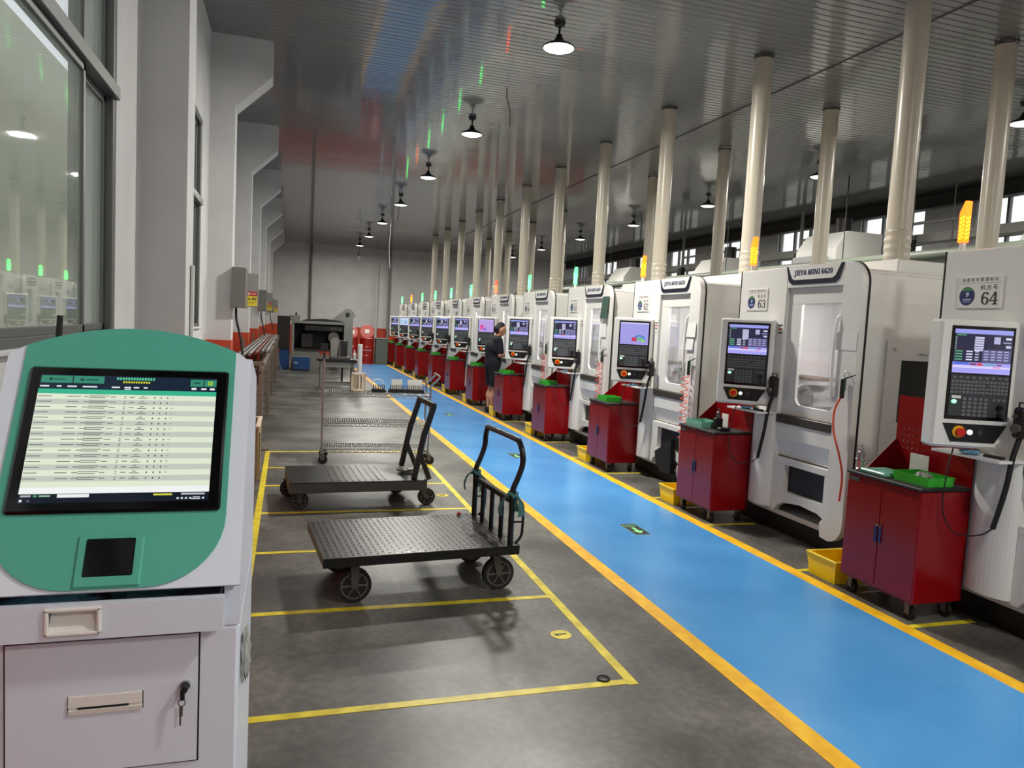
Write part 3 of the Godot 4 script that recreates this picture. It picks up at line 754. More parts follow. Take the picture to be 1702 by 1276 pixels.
	# hatch in the side
	var h := B.new()
	h.span(Vector3(0.30, 1.50, 1.42), Vector3(0.95, 1.64, 1.43), 0.003); h.span(Vector3(0.30, 0.80, 1.42), Vector3(0.95, 1.04, 1.43), 0.003)
	h.span(Vector3(0.30, 1.04, 1.42), Vector3(0.44, 1.50, 1.43)); h.span(Vector3(0.86, 1.04, 1.42), Vector3(0.95, 1.50, 1.43))
	h.prism(PackedVector2Array([Vector2(1.42, 0.8), Vector2(1.42, 0.56), Vector2(1.47, 0.76), Vector2(1.47, 0.8)]), Vector3(0.30, 0, 0), Z, Y, X * 0.65)
	var hatch := part("side_hatch", h.mesh(), W, t)
	part("hatch_glass", B.new().span(Vector3(0.44, 1.04, 1.421), Vector3(0.86, 1.50, 1.425)).mesh(), M.dark_glass, hatch)
	part("hatch_handle", B.new().tube([Vector3(0.60, 1.55, 1.43), Vector3(0.60, 1.55, 1.46), Vector3(0.74, 1.55, 1.46), Vector3(0.74, 1.55, 1.43)], 0.007, 6).mesh(), M.chrome, hatch)
	part("hatch_knob", B.new().cyl(Vector3(0.37, 1.58, 1.43), Vector3(0.37, 1.58, 1.445), 0.012, -1, 10).mesh(), M.chrome, hatch)
	# name badge over the door
	var badge := part("name_badge", B.new().prism(PackedVector2Array([Vector2(0.62, 2.20), Vector2(0.66, 2.08), Vector2(0.70, 2.055), Vector2(1.19, 2.055), Vector2(1.23, 2.08), Vector2(1.27, 2.20)]), Vector3(-0.006, 0, 0), Z, Y, X * 0.006).mesh(), M.badge_navy, t)
	part("badge_face", B.new().prism(PackedVector2Array([Vector2(0.645, 2.2), Vector2(0.70, 2.105), Vector2(0.73, 2.09), Vector2(1.16, 2.09), Vector2(1.19, 2.105), Vector2(1.245, 2.2)]), Vector3(-0.009, 0, 0), Z, Y, X * 0.006).mesh(), W, badge)
	var tx := part("badge_text", text("JIEYA MINI 6620", 0.042, true), M.ink_blue, badge)
	tx.rotation.y = -PI / 2; tx.position = Vector3(-0.010, 2.145, 0.945)
	# number plate
	var pl := part("number_plate", B.new().span(Vector3(-0.006, 1.85, 0.11), Vector3(0, 2.04, 0.40), 0.002).mesh(), M.paper, t)
	var q := B.new()
	q.quad(Vector3(-0.0065, 1.852, 0.112), Vector3(-0.0065, 1.852, 0.398), Vector3(-0.0065, 2.038, 0.398), Vector3(-0.0065, 2.038, 0.112), Vector3(-1, 0, 0))
	part("plate_print", q.mesh(), M.plate_print, pl)
	var wp := part("warning_sticker", B.new().span(Vector3(-0.003, 1.63, 0.66), Vector3(0.0, 1.76, 0.735)).mesh(), M.paper, t)
	wp.position = Vector3(0, 0, -0.10)
	for i in 3: part("sticker_line", B.new().span(Vector3(-0.004, 1.66 + i * 0.03, 0.672), Vector3(-0.003, 1.672 + i * 0.03, 0.722)).mesh(), M.ink if i != 1 else M.label_red, wp)
	# console on its bracket
	part("console_bracket", B.new().span(Vector3(-0.16, 1.30, 0.34), Vector3(0, 1.50, 0.46), 0.01).mesh(), W, t)
	var co := group_part("console", t, Vector3(-0.17, 1.41, 0.40))
	part("console_housing", B.new().box(Vector3(0, 0, 0), Vector3(0.44, 0.72, 0.12), 0.014).mesh(), W, co)
	part("console_bezel", B.new().box(Vector3(0.012, 0.064, 0.061), Vector3(0.345, 0.525, 0.008), 0.003).mesh(), M.black_gloss, co)
	var sq := B.new()
	sq.quad(Vector3(-0.145, 0.064, 0.0665), Vector3(0.169, 0.064, 0.0665), Vector3(0.169, 0.308, 0.0665), Vector3(-0.145, 0.308, 0.0665), Vector3(0, 0, 1))
	part("console_screen", sq.mesh(), M.screen_data, co)
	part("keypad_plate", B.new().box(Vector3(0.012, -0.062, 0.066), Vector3(0.315, 0.232, 0.004)).mesh(), M.key_dark, co)
	var ks := B.new()
	for i in 9: ks.box(Vector3(-0.128 + i * 0.035, 0.040, 0.069), Vector3(0.016, 0.012, 0.004))
	for r in 4:
		for i in 15:
			if r == 1 and i == 9: continue
			ks.box(Vector3(-0.134 + i * 0.0209, 0.016 - r * 0.020, 0.069), Vector3(0.016, 0.012, 0.004))
	for r in 5:
		for i in 5: ks.box(Vector3(-0.062 + i * 0.029, -0.080 - r * 0.0225, 0.069), Vector3(0.020, 0.015, 0.004))
	for i in 3: ks.box(Vector3(0.098 + i * 0.026, -0.080, 0.069), Vector3(0.018, 0.014, 0.004))
	part("keys", ks.mesh(), M.key_cap, co)
	part("dial", B.new().cyl(Vector3(0.13, -0.122, 0.066), Vector3(0.13, -0.122, 0.085), 0.018, 0.014, 12).cyl(Vector3(0.13, -0.165, 0.066), Vector3(0.13, -0.165, 0.08), 0.014, 0.011, 12).mesh(), M.black, co)
	part("power_button", B.new().ball(Vector3(-0.118, -0.098, 0.068), Vector3(0.016, 0.012, 0.008), 10).mesh(), M.button_green, co)
	part("readout", B.new().box(Vector3(-0.108, -0.072, 0.069), Vector3(0.05, 0.016, 0.004)).mesh(), M.white_plastic, co)
	part("stop_panel", B.new().prism(PackedVector2Array([Vector2(-0.165, -0.222), Vector2(-0.115, -0.325), Vector2(0.125, -0.325), Vector2(0.185, -0.222)]), Vector3(0, 0, 0.06), Vector3.RIGHT, Vector3.UP, Vector3(0, 0, 0.004)).mesh(), M.black, co)
	part("stop_collar", B.new().cyl(Vector3(-0.075, -0.268, 0.064), Vector3(-0.075, -0.268, 0.068), 0.035, -1, 18).mesh(), M.estop_yellow, co)
	part("stop_button", B.new().cyl(Vector3(-0.072, -0.268, 0.068), Vector3(-0.072, -0.268, 0.09), 0.022, 0.024, 16).mesh(), M.estop_red, co)
	part("start_button", B.new().cyl(Vector3(-0.015, -0.268, 0.064), Vector3(-0.015, -0.268, 0.072), 0.015, -1, 14).mesh(), M.button_white, co)
	part("ring_button", B.new().cyl(Vector3(0.04, -0.268, 0.064), Vector3(0.04, -0.268, 0.070), 0.015, -1, 14).mesh(), M.key_dark, co)
	# hand wheel pendant with its cable
	var hw := part("hand_wheel", B.new().box(Vector3(-0.055, 1.22, 0.635), Vector3(0.06, 0.17, 0.07), 0.012).mesh(), M.black, t)
	part("wheel_dial", B.new().cyl(Vector3(-0.085, 1.19, 0.635), Vector3(-0.105, 1.19, 0.635), 0.026, -1, 14).mesh(), M.dull_steel, hw)
	part("axis_knob", B.new().cyl(Vector3(-0.085, 1.255, 0.625), Vector3(-0.10, 1.255, 0.625), 0.012, -1, 10).mesh(), M.dull_steel, hw)
	part("pendant_hook", B.new().tube([Vector3(-0.05, 1.30, 0.61), Vector3(-0.05, 1.33, 0.61), Vector3(-0.05, 1.33, 0.66), Vector3(-0.05, 1.30, 0.66)], 0.005, 6).mesh(), M.black, hw)
	part("pendant_sleeve", B.new().tube(smooth_path([Vector3(-0.055, 1.14, 0.635), Vector3(-0.085, 1.03, 0.63), Vector3(-0.10, 0.85, 0.62), Vector3(-0.115, 0.62, 0.58)], 4), 0.014, 8).mesh(), M.rubber, hw)
	part("pendant_cord", B.new().tube(smooth_path([Vector3(-0.115, 0.62, 0.58), Vector3(-0.15, 0.57, 0.53), Vector3(-0.22, 0.56, 0.44), Vector3(-0.27, 0.68, 0.39), Vector3(-0.26, 0.90, 0.385), Vector3(-0.20, 1.05, 0.36)], 5), 0.004, 6).mesh(), M.rubber, hw)
	return t

func machine_row():
	var proto := machine_proto()
	proto.name = "machining_centre"
	var turn := [20.0, 44.0, 34.0, 36.0, 34.0, 38.0, 36.0, 36.0, 38.0, 36.0, 36.0, 36.0]
	var scr := {2: "screen_shape", 5: "screen_pink", 10: "screen_pale"}
	var tower := B.new()
	tower.prism(PackedVector2Array([Vector2(-0.022, 0.06), Vector2(0.022, 0.06), Vector2(0.024, 0.31), Vector2(0.008, 0.31), Vector2(-0.024, 0.24)]), Vector3(-0.02, 0, 0), Vector3(0, 0, 1), Vector3.UP, Vector3(0.04, 0, 0))
	var tm := tower.mesh()
	var foot := B.new().cyl(Vector3(0, -0.02, 0), Vector3(0, 0.06, 0), 0.018, -1, 10).mesh()
	var led := B.new()
	for r in 6:
		for i in 2: led.box(Vector3(-0.021, 0.085 + r * 0.024 + i * 0.008, -0.009 + i * 0.018), Vector3(0.003, 0.012, 0.010)).box(Vector3(-0.009 + i * 0.018, 0.085 + r * 0.024 + i * 0.008, 0.0235), Vector3(0.010, 0.012, 0.003))
	var lm := led.mesh()
	for k in 12:
		var m: Node3D = proto if k == 0 else proto.duplicate()
		m.name = numbered("machining_centre")
		add_child(m)
		m.position = Vector3(FRONT, 0, FIRST - PITCH * k)
		tag(m, "white machining centre %s with %s signal light" % [KIND[k], TOWER[k]], "machine", "machining centres beside the walkway")
		m.get_node("console").rotation.y = -deg_to_rad(turn[k])
		if scr.has(k): (m.get_node("console/console_screen") as MeshInstance3D).material_override = M[scr[k]]
	for k in 12:
		var m: Node3D = get_node("machining_centre" if k == 0 else "machining_centre_%03d" % k)
		var tn := group_part("signal_tower", m, Vector3(0.08, 2.20, 0.035))
		part("tower_foot", foot, M.white_plastic, tn)
		part("tower_lens", tm, M["tower_" + TOWER[k]], tn)
		part("tower_leds", lm, M["led_" + TOWER[k]], tn)
		var n := part("machine_number", text(str(64 - k), 0.075, false, true), M.ink, m.get_node("number_plate"))
		n.rotation.y = -PI / 2; n.position = Vector3(-0.0075, 1.906, 0.325)
		if k < 7:
			var l := AreaLight3D.new()
			l.name = "work_light"; l.area_size = Vector2(0.06, 0.5); l.light_energy = 1.0; l.light_color = Color(1, 0.98, 0.98)
			l.position = Vector3(0.285, 2.055, 0.95); l.rotation.x = -PI / 2; l.shadow_enabled = true
			m.add_child(l)
	tool_cabinets()

func tool_cabinets():
	var p := Node3D.new()
	part("body", B.new().span(Vector3(0, 0.11, 0), Vector3(0.37, 0.775, 0.58), 0.006).mesh(), M.red_paint, p)
	for i in 2:
		var za := 0.008 + i * 0.286
		var d := part("door", B.new().span(Vector3(-0.004, 0.135, za), Vector3(0, 0.72, za + 0.278)).mesh(), M.red_paint, p)
		part("lock_plate", B.new().span(Vector3(-0.012, 0.40, 0.262 + i * 0.034), Vector3(-0.007, 0.50, 0.284 + i * 0.034), 0.002).mesh(), M.ink_blue, d)
		if i == 1: part("key", B.new().cyl(Vector3(-0.012, 0.512, 0.306), Vector3(-0.03, 0.512, 0.306), 0.006, -1, 8).mesh(), M.chrome, d)
	part("name_strip", B.new().span(Vector3(-0.004, 0.735, 0.02), Vector3(0, 0.76, 0.10)).mesh(), M.dull_steel, p)
	part("worktop", B.new().span(Vector3(-0.012, 0.775, -0.006), Vector3(0.356, 0.795, 0.586), 0.005).mesh(), M.mat_black, p)
	# pegboard with square holes
	var g := B.new()
	var x0 := 0.356; var x1 := 0.366
	var z_lo := 0.052; var step := 0.037; var hole := 0.012; var y_lo := 0.945; var sy := 0.041
	g.span(Vector3(x0, 0.775, 0), Vector3(x1, y_lo, 0.58)); g.span(Vector3(x0, y_lo + sy * 3 + hole, 0), Vector3(x1, 1.285, 0.58))
	g.span(Vector3(x0, y_lo, 0), Vector3(x1, y_lo + sy * 3 + hole, z_lo)); g.span(Vector3(x0, y_lo, z_lo + step * 4 + hole), Vector3(x1, y_lo + sy * 3 + hole, 0.58))
	for i in 5:
		if i < 4: g.span(Vector3(x0, y_lo, z_lo + step * i + hole), Vector3(x1, y_lo + sy * 3 + hole, z_lo + step * (i + 1)))
		for r in 3: g.span(Vector3(x0, y_lo + sy * r + hole, z_lo + step * i), Vector3(x1, y_lo + sy * (r + 1), z_lo + step * i + hole))
	part("pegboard", g.mesh(), M.red_paint, p)
	part("gusset", B.new().prism(PackedVector2Array([Vector2(0.12, 0.795), Vector2(0.356, 0.795), Vector2(0.356, 1.0)]), Vector3(0, 0, 0.004), Vector3.RIGHT, Vector3.UP, Vector3(0, 0, 0.004)).mesh(), M.red_paint, p)
	for c in [[0.05, 0.06], [0.05, 0.52], [0.32, 0.06], [0.32, 0.52]]:
		var w := part("caster", B.new().cyl(Vector3(c[0] - 0.012, 0.04, c[1]), Vector3(c[0] + 0.012, 0.04, c[1]), 0.04, -1, 14).mesh(), M.rubber, p)
		var fk := B.new()
		fk.span(Vector3(c[0] - 0.022, 0.035, c[1] - 0.016), Vector3(c[0] - 0.016, 0.10, c[1] + 0.016)); fk.span(Vector3(c[0] + 0.016, 0.035, c[1] - 0.016), Vector3(c[0] + 0.022, 0.10, c[1] + 0.016)); fk.span(Vector3(c[0] - 0.026, 0.098, c[1] - 0.026), Vector3(c[0] + 0.026, 0.11, c[1] + 0.026))
		part("fork", fk.mesh(), M.dull_steel, w)
	var crate := B.new()
	open_box(crate, Vector3.ZERO, Vector3(0.30, 0.15, 0.28), 0.006, 0.88)
	for i in 4:
		crate.box(Vector3(-0.135, 0.07, -0.09 + i * 0.06), Vector3(0.008, 0.13, 0.012)); crate.box(Vector3(-0.09 + i * 0.06, 0.07, 0.127), Vector3(0.012, 0.13, 0.008))
	var cm := crate.mesh()
	var rim := B.new()
	for s in [[Vector3(0, 0.15, 0.137), Vector3(0.31, 0.014, 0.016)], [Vector3(0, 0.15, -0.137), Vector3(0.31, 0.014, 0.016)], [Vector3(0.147, 0.15, 0), Vector3(0.016, 0.014, 0.27)], [Vector3(-0.147, 0.15, 0), Vector3(0.016, 0.014, 0.27)]]: rim.box(s[0], s[1], 0.003)
	var rm := rim.mesh()
	for k in 12:
		var zl := FIRST - PITCH * k
		var who: String = WHO[k]
		var n: Node3D = p if k == 0 else p.duplicate()
		n.name = numbered("tool_cabinet"); add_child(n)
		n.position = Vector3(3.495, 0, zl - 0.23)
		tag(n, "red tool cabinet on casters at %s" % who, "cabinet", "red tool cabinets")
		var t := thing("yellow_crate", "yellow plastic crate on the floor at %s" % who, "crate", Vector3(3.65, 0, zl - 0.42), "yellow crates on the floor")
		part("tub", cm, M.yellow_plastic, t); part("rim", rm, M.yellow_plastic, t)

func open_box(b: B, o: Vector3, s: Vector3, th: float, taper := 1.0):
	# open tray: floor and four walls, narrower at the foot by taper
	var h := s * 0.5
	var q := func(sx, sz, k, y): return o + Vector3(sx * (h.x - (th if k else 0.0)) * (taper if y == 0 else 1.0), y * s.y + (th if k and y == 0 else 0.0), sz * (h.z - (th if k else 0.0)) * (taper if y == 0 else 1.0))
	var cs := [[-1, -1], [1, -1], [1, 1], [-1, 1]]
	for i in 4:
		var a: Array = cs[i]; var c: Array = cs[(i + 1) % 4]
		var n := Vector3(a[0] + c[0], 0, a[1] + c[1]).normalized()
		b.quad(q.call(a[0], a[1], false, 0), q.call(c[0], c[1], false, 0), q.call(c[0], c[1], false, 1), q.call(a[0], a[1], false, 1), n)
		b.quad(q.call(a[0], a[1], true, 0), q.call(c[0], c[1], true, 0), q.call(c[0], c[1], true, 1), q.call(a[0], a[1], true, 1), -n)
		b.quad(q.call(a[0], a[1], false, 1), q.call(c[0], c[1], false, 1), q.call(c[0], c[1], true, 1), q.call(a[0], a[1], true, 1), Vector3.UP)
	b.quad(q.call(-1, -1, false, 0), q.call(1, -1, false, 0), q.call(1, 1, false, 0), q.call(-1, 1, false, 0), Vector3.DOWN)
	b.quad(q.call(-1, -1, true, 0), q.call(1, -1, true, 0), q.call(1, 1, true, 0), q.call(-1, 1, true, 0), Vector3.UP)

func exhaust_pipes():
	var prof := []
	for i in 9: prof.append([0.108 if i % 2 == 0 else 0.102, i * 0.035])
	prof += [[0.10, 0.30], [0.10, CEIL - 2.30 - 0.05]]
	var pipe := B.new().lathe(Vector3.ZERO, prof, 20).mesh()
	var col := B.new().lathe(Vector3(0, CEIL - 2.30 - 0.06, 0), [[0.10, 0.03], [0.112, 0.03], [0.112, 0.05], [0.10, 0.05]], 20).mesh()
	for k in range(1, 12):
		var who: String = WHO[k]
		var t := thing("exhaust_pipe", "beige exhaust pipe rising from %s to the ceiling" % who, "pipe", Vector3(5.0, 2.30, FIRST - PITCH * k + 0.59), "beige exhaust pipes over the machines")
		part("duct", pipe, M.pipe_beige, t); part("collar", col, M.dull_steel, t)
	var long := B.new().lathe(Vector3.ZERO, [[0.0, 0.0], [0.10, 0.0], [0.10, CEIL - 0.05]], 20).mesh()
	var col2 := B.new().lathe(Vector3(0, CEIL - 0.06, 0), [[0.10, 0.03], [0.112, 0.03], [0.112, 0.05], [0.10, 0.05]], 20).mesh()
	for k in 9:
		var t := thing("exhaust_pipe", "beige exhaust pipe standing on the floor behind the row of machines", "pipe", Vector3(6.94, 0, -5.96 - 2.54 * k), "beige exhaust pipes behind the machines")
		part("duct", long, M.pipe_beige, t); part("collar", col2, M.dull_steel, t)

# ---------------- kiosk ----------------
func kiosk():
	var base := Vector3(-0.2975, 0, -1.68)
	var tr := Transform3D(Basis(), -base)
	var t := thing("touch_kiosk", "white and green touch screen kiosk with a half open drawer", "kiosk", base)
	var xl := -0.52; var xr := -0.075
	# lower body with a slot for the drawer, sloping upper body
	var b := B.new(tr)
	b.span(Vector3(xl, 0, -1.43), Vector3(xr, 1.012, -1.95), 0.006)
	b.span(Vector3(xl, 1.012, -1.43), Vector3(xl + 0.015, 1.10, -1.95)); b.span(Vector3(xr - 0.028, 1.012, -1.43), Vector3(xr, 1.10, -1.95)); b.span(Vector3(xl, 1.012, -1.90), Vector3(xr, 1.10, -1.95))
	b.prism(PackedVector2Array([Vector2(-1.408, 1.10), Vector2(-1.43, 1.10), Vector2(-1.95, 1.10), Vector2(-1.95, 1.44), Vector2(-1.69, 1.50), Vector2(-1.654, 1.50)]), Vector3(xl, 0, 0), Vector3(0, 0, 1), Vector3.UP, Vector3(xr - xl, 0, 0))
	part("body", b.mesh(), M.kiosk_white, t)
	part("drawer_cavity", B.new(tr).span(Vector3(xl + 0.016, 1.013, -1.89), Vector3(xr - 0.03, 1.018, -1.44)).mesh(), M.inside_navy, t)
	var O := Vector3(0, 1.10, -1.40) ; var U := Vector3.RIGHT
	var S := Vector3(0, 0.852, -0.524); var N := Vector3(0, 0.524, 0.852)
	var cx := (xl + xr) / 2
	# white fascia
	var fa := [Vector2(xl, 0.0), Vector2(xr, 0.0), Vector2(xr, 0.464), Vector2(xr - 0.022, 0.484)]
	for i in range(1, 12):
		var q := lerpf(1.0, -1.0, i / 12.0)
		fa.append(Vector2(cx + q * 0.20, 0.484 + 0.045 * (1.0 - q * q)))
	fa += [Vector2(xl + 0.022, 0.484), Vector2(xl, 0.464)]
	part("fascia", B.new(tr).prism(PackedVector2Array(fa), O - N * 0.008, U, S, N * 0.008).mesh(), M.kiosk_white, t)
	var gl := cx - 0.192; var gr := cx + 0.192
	var gp := arc(Vector2(cx - 0.08, 0.115), Vector2(0.112, 0.112), -PI, -PI / 2, 8) + arc(Vector2(cx + 0.08, 0.115), Vector2(0.112, 0.112), -PI / 2, 0, 8)
	gp = []
	for p in arc(Vector2(gl + 0.13, 0.13), Vector2(0.13, 0.127), -PI, -PI / 2, 9): gp.append(p)
	for p in arc(Vector2(gr - 0.13, 0.13), Vector2(0.13, 0.127), -PI / 2, 0, 9): gp.append(p)
	for i in 15:
		var q := lerpf(1.0, -1.0, i / 14.0)
		gp.append(Vector2(cx + q * 0.192, 0.486 + 0.046 * (1.0 - q * q)))
	part("green_panel", B.new(tr).prism(PackedVector2Array(gp), O, U, S, N * 0.005).mesh(), M.kiosk_green, t)
	var F := Transform3D(Basis(U, S, N), O + N * 0.005)
	var bz := part("screen_bezel", B.new(tr * F).box(Vector3(-0.2955, 0.288, 0.004), Vector3(0.358, 0.296, 0.010), 0.005).mesh(), M.black_gloss, t)
	var sq := B.new(tr * F)
	sq.quad(Vector3(-0.454, 0.158, 0.0096), Vector3(-0.138, 0.158, 0.0096), Vector3(-0.138, 0.417, 0.0096), Vector3(-0.454, 0.417, 0.0096), Vector3(0, 0, 1))
	part("screen", sq.mesh(), M.kiosk_screen, bz)
	var l := AreaLight3D.new()
	l.name = "screen_light"; l.area_size = Vector2(0.31, 0.25); l.light_energy = 0.035; l.light_color = Color(0.9, 1.0, 0.93); l.shadow_enabled = true
	l.transform = tr * F * Transform3D(Basis(), Vector3(-0.292, 0.293, 0.016)) * Transform3D(Basis(Vector3.UP, PI), Vector3.ZERO)
	t.add_child(l)
	var sc := B.new(tr * F)
	sc.box(Vector3(-0.2955, 0.052, 0.001), Vector3(0.108, 0.094, 0.008), 0.003)
	var scn := part("scanner_frame", sc.mesh(), M.kiosk_green, t)
	part("scanner_window", B.new(tr * F).box(Vector3(-0.2955, 0.058, 0.002), Vector3(0.082, 0.070, 0.010), 0.003).mesh(), M.dark_glass, scn)
	# drawer
	var dw := B.new(tr)
	dw.span(Vector3(xl + 0.012, 1.018, -1.392), Vector3(-0.385, 1.081, -1.41)); dw.span(Vector3(-0.305, 1.018, -1.392), Vector3(-0.101, 1.081, -1.41))
	dw.span(Vector3(-0.385, 1.018, -1.392), Vector3(-0.305, 1.032, -1.41)); dw.span(Vector3(-0.385, 1.072, -1.392), Vector3(-0.305, 1.081, -1.41))
	dw.span(Vector3(xl + 0.018, 1.020, -1.41), Vector3(xl + 0.022, 1.07, -1.85)); dw.span(Vector3(-0.112, 1.020, -1.41), Vector3(-0.108, 1.07, -1.85)); dw.span(Vector3(xl + 0.018, 1.0185, -1.41), Vector3(-0.108, 1.021, -1.85))
	var drawer := part("drawer", dw.mesh(), M.kiosk_white, t)
	var hd := B.new(tr)
	for s in [[-0.389, -0.382, 1.028, 1.076], [-0.308, -0.301, 1.028, 1.076], [-0.389, -0.301, 1.070, 1.077], [-0.389, -0.301, 1.027, 1.034]]: hd.span(Vector3(s[0], s[2], -1.387), Vector3(s[1], s[3], -1.396), 0.002)
	hd.prism(PackedVector2Array([Vector2(-1.392, 1.03), Vector2(-1.408, 1.06), Vector2(-1.408, 1.075), Vector2(-1.41, 1.075), Vector2(-1.41, 1.03)]), Vector3(-0.383, 0, 0), Vector3(0, 0, 1), Vector3.UP, Vector3(0.076, 0, 0))
	part("drawer_handle", hd.mesh(), M.cream, drawer)
	# door with printer slot and lock
	part("door_gap", B.new(tr).span(Vector3(-0.461, 0.752, -1.4285), Vector3(-0.143, 1.004, -1.43)).mesh(), M.ink, t)
	var dr := B.new(tr)
	dr.span(Vector3(-0.458, 0.755, -1.426), Vector3(-0.362, 1.001, -1.43)); dr.span(Vector3(-0.238, 0.755, -1.426), Vector3(-0.146, 1.001, -1.43)); dr.span(Vector3(-0.362, 0.755, -1.426), Vector3(-0.238, 0.866, -1.43)); dr.span(Vector3(-0.362, 0.900, -1.426), Vector3(-0.238, 1.001, -1.43))
	var door := part("door", dr.mesh(), M.kiosk_white, t)
	var slot := B.new(tr)
	slot.prism(PackedVector2Array([Vector2(-1.4275, 0.866), Vector2(-1.4275, 0.900), Vector2(-1.424, 0.899), Vector2(-1.4225, 0.880), Vector2(-1.4262, 0.878), Vector2(-1.4262, 0.876), Vector2(-1.422, 0.874), Vector2(-1.423, 0.866)]), Vector3(-0.360, 0, 0), Vector3(0, 0, 1), Vector3.UP, Vector3(0.120, 0, 0))
	part("printer_slot", slot.mesh(), M.cream, door)
	part("paper_gap", B.new(tr).span(Vector3(-0.345, 0.8762, -1.4225), Vector3(-0.262, 0.8785, -1.4262)).mesh(), M.ink, door)
	part("lock", B.new(tr).cyl(Vector3(-0.167, 0.905, -1.426), Vector3(-0.167, 0.905, -1.418), 0.009, -1, 14).mesh(), M.chrome, door)
	part("key_in_lock", B.new(tr).cyl(Vector3(-0.167, 0.903, -1.418), Vector3(-0.167, 0.903, -1.405), 0.007, 0.006, 10).box(Vector3(-0.170, 0.893, -1.408), Vector3(0.008, 0.02, 0.004), 0.001).mesh(), M.ink, door)
	var kr := []
	for i in 13: kr.append(Vector3(-0.171 + cos(TAU * i / 12) * 0.006, 0.879 + sin(TAU * i / 12) * 0.007, -1.407))
	part("hanging_key", B.new(tr).tube(kr, 0.001, 5).box(Vector3(-0.172, 0.862, -1.408), Vector3(0.006, 0.02, 0.003), 0.001).box(Vector3(-0.173, 0.844, -1.408), Vector3(0.003, 0.018, 0.002)).mesh(), M.dull_steel, door)
	part("antenna", B.new(tr).cyl(Vector3(-0.475, 1.44, -1.78), Vector3(-0.468, 1.575, -1.78), 0.007, 0.006, 10).mesh(), M.black, t)
	# things at the kiosk
	var rng := RandomNumberGenerator.new(); rng.seed = 9
	for s in [[-0.41, 1.024, -1.50, "cloth_blue", "crumpled pale blue plastic bag in the kiosk drawer, by the drawer handle"], [-0.245, 1.024, -1.52, "cloth_teal", "crumpled dark teal plastic bag in the kiosk drawer"]]:
		solo("plastic_bag", lump(0.06, Vector3(1.1, 0.42, 0.8), rng), M[s[3]], s[4], "bag", Vector3(s[0], s[1], s[2]))
	solo("clear_bag", lump(0.035, Vector3(0.3, 1.5, 0.6), rng), M.bag_clear, "small crumpled plastic bag hanging on the side of the kiosk", "bag", Vector3(-0.067, 0.86, -1.50))

func lump(r: float, sc: Vector3, rng: RandomNumberGenerator) -> ArrayMesh:
	var n := FastNoiseLite.new(); n.seed = rng.randi(); n.frequency = 1.1
	var st := SurfaceTool.new(); st.begin(Mesh.PRIMITIVE_TRIANGLES); st.set_smooth_group(-1)
	var f := func(i, j):
		var a: float = TAU * i / 18.0; var la: float = PI * j / 10.0 - PI / 2
		var d := Vector3(cos(la) * cos(a), sin(la), cos(la) * sin(a))
		var p: Vector3 = d * r * (1.0 + 0.55 * n.get_noise_3dv(d * 2.2)) * sc
		return p + Vector3(0, r * sc.y, 0)
	var low := 1e9
	for j in 11:
		for i in 18: low = minf(low, f.call(i, j).y)
	var sink := Vector3(0, low, 0)
	for j in 10:
		for i in 18:
			var q := [f.call(i, j), f.call((i + 1) % 18, j), f.call((i + 1) % 18, j + 1), f.call(i, j + 1)]
			for tri in [[0, 1, 2], [0, 2, 3]]:
				for k in tri: st.add_vertex(q[k] - sink)
	st.generate_normals()
	return st.commit()

# ---------------- trolleys ----------------
func wheel(t: Node3D, at: Vector3, r: float, w: float, top: float, lean := 0.0):
	var g := group_part("caster", t)
	part("tyre", B.new().cyl(at - Vector3(0, 0, w / 2), at + Vector3(0, 0, w / 2), r, -1, 24).mesh(), M.rubber, g)
	var h := B.new()
	for s in [-1.0, 1.0]:
		var zf: float = at.z + s * (w / 2 + 0.001)
		var o := Vector3(at.x, at.y, zf)
		for i in 20:
			var a0 := TAU * i / 20; var a1 := TAU * (i + 1) / 20
			var d0 := Vector3(cos(a0), sin(a0), 0); var d1 := Vector3(cos(a1), sin(a1), 0)
			h.quad(o + d0 * r * 0.70, o + d1 * r * 0.70, o + d1 * r * 0.80, o + d0 * r * 0.80, Vector3(0, 0, s))
		for i in 6:
			var d := Vector3(cos(TAU * i / 6), sin(TAU * i / 6), 0)
			h.cyl(o + d * r * 0.15, o + d * r * 0.74, r * 0.06, -1, 6)
	h.cyl(at - Vector3(0, 0, w / 2 + 0.006), at + Vector3(0, 0, w / 2 + 0.006), r * 0.2, -1, 12)
	part("wheel_rim", h.mesh(), M.wheel_hub, g)
	var f := B.new()
	for s in [-1.0, 1.0]:
		var zf: float = at.z + s * (w / 2 + 0.010)
		f.prism(PackedVector2Array([Vector2(at.x - 0.018, at.y - 0.01), Vector2(at.x + 0.018, at.y - 0.01), Vector2(at.x + 0.026 + lean, top - 0.006), Vector2(at.x - 0.026 + lean, top - 0.006)]), Vector3(0, 0, zf - 0.003), Vector3.RIGHT, Vector3.UP, Vector3(0, 0, 0.006))
	f.box(Vector3(at.x + lean, top - 0.004, at.z), Vector3(0.09, 0.008, w + 0.05))
	part("fork", f.mesh(), M.cart_grey, g)

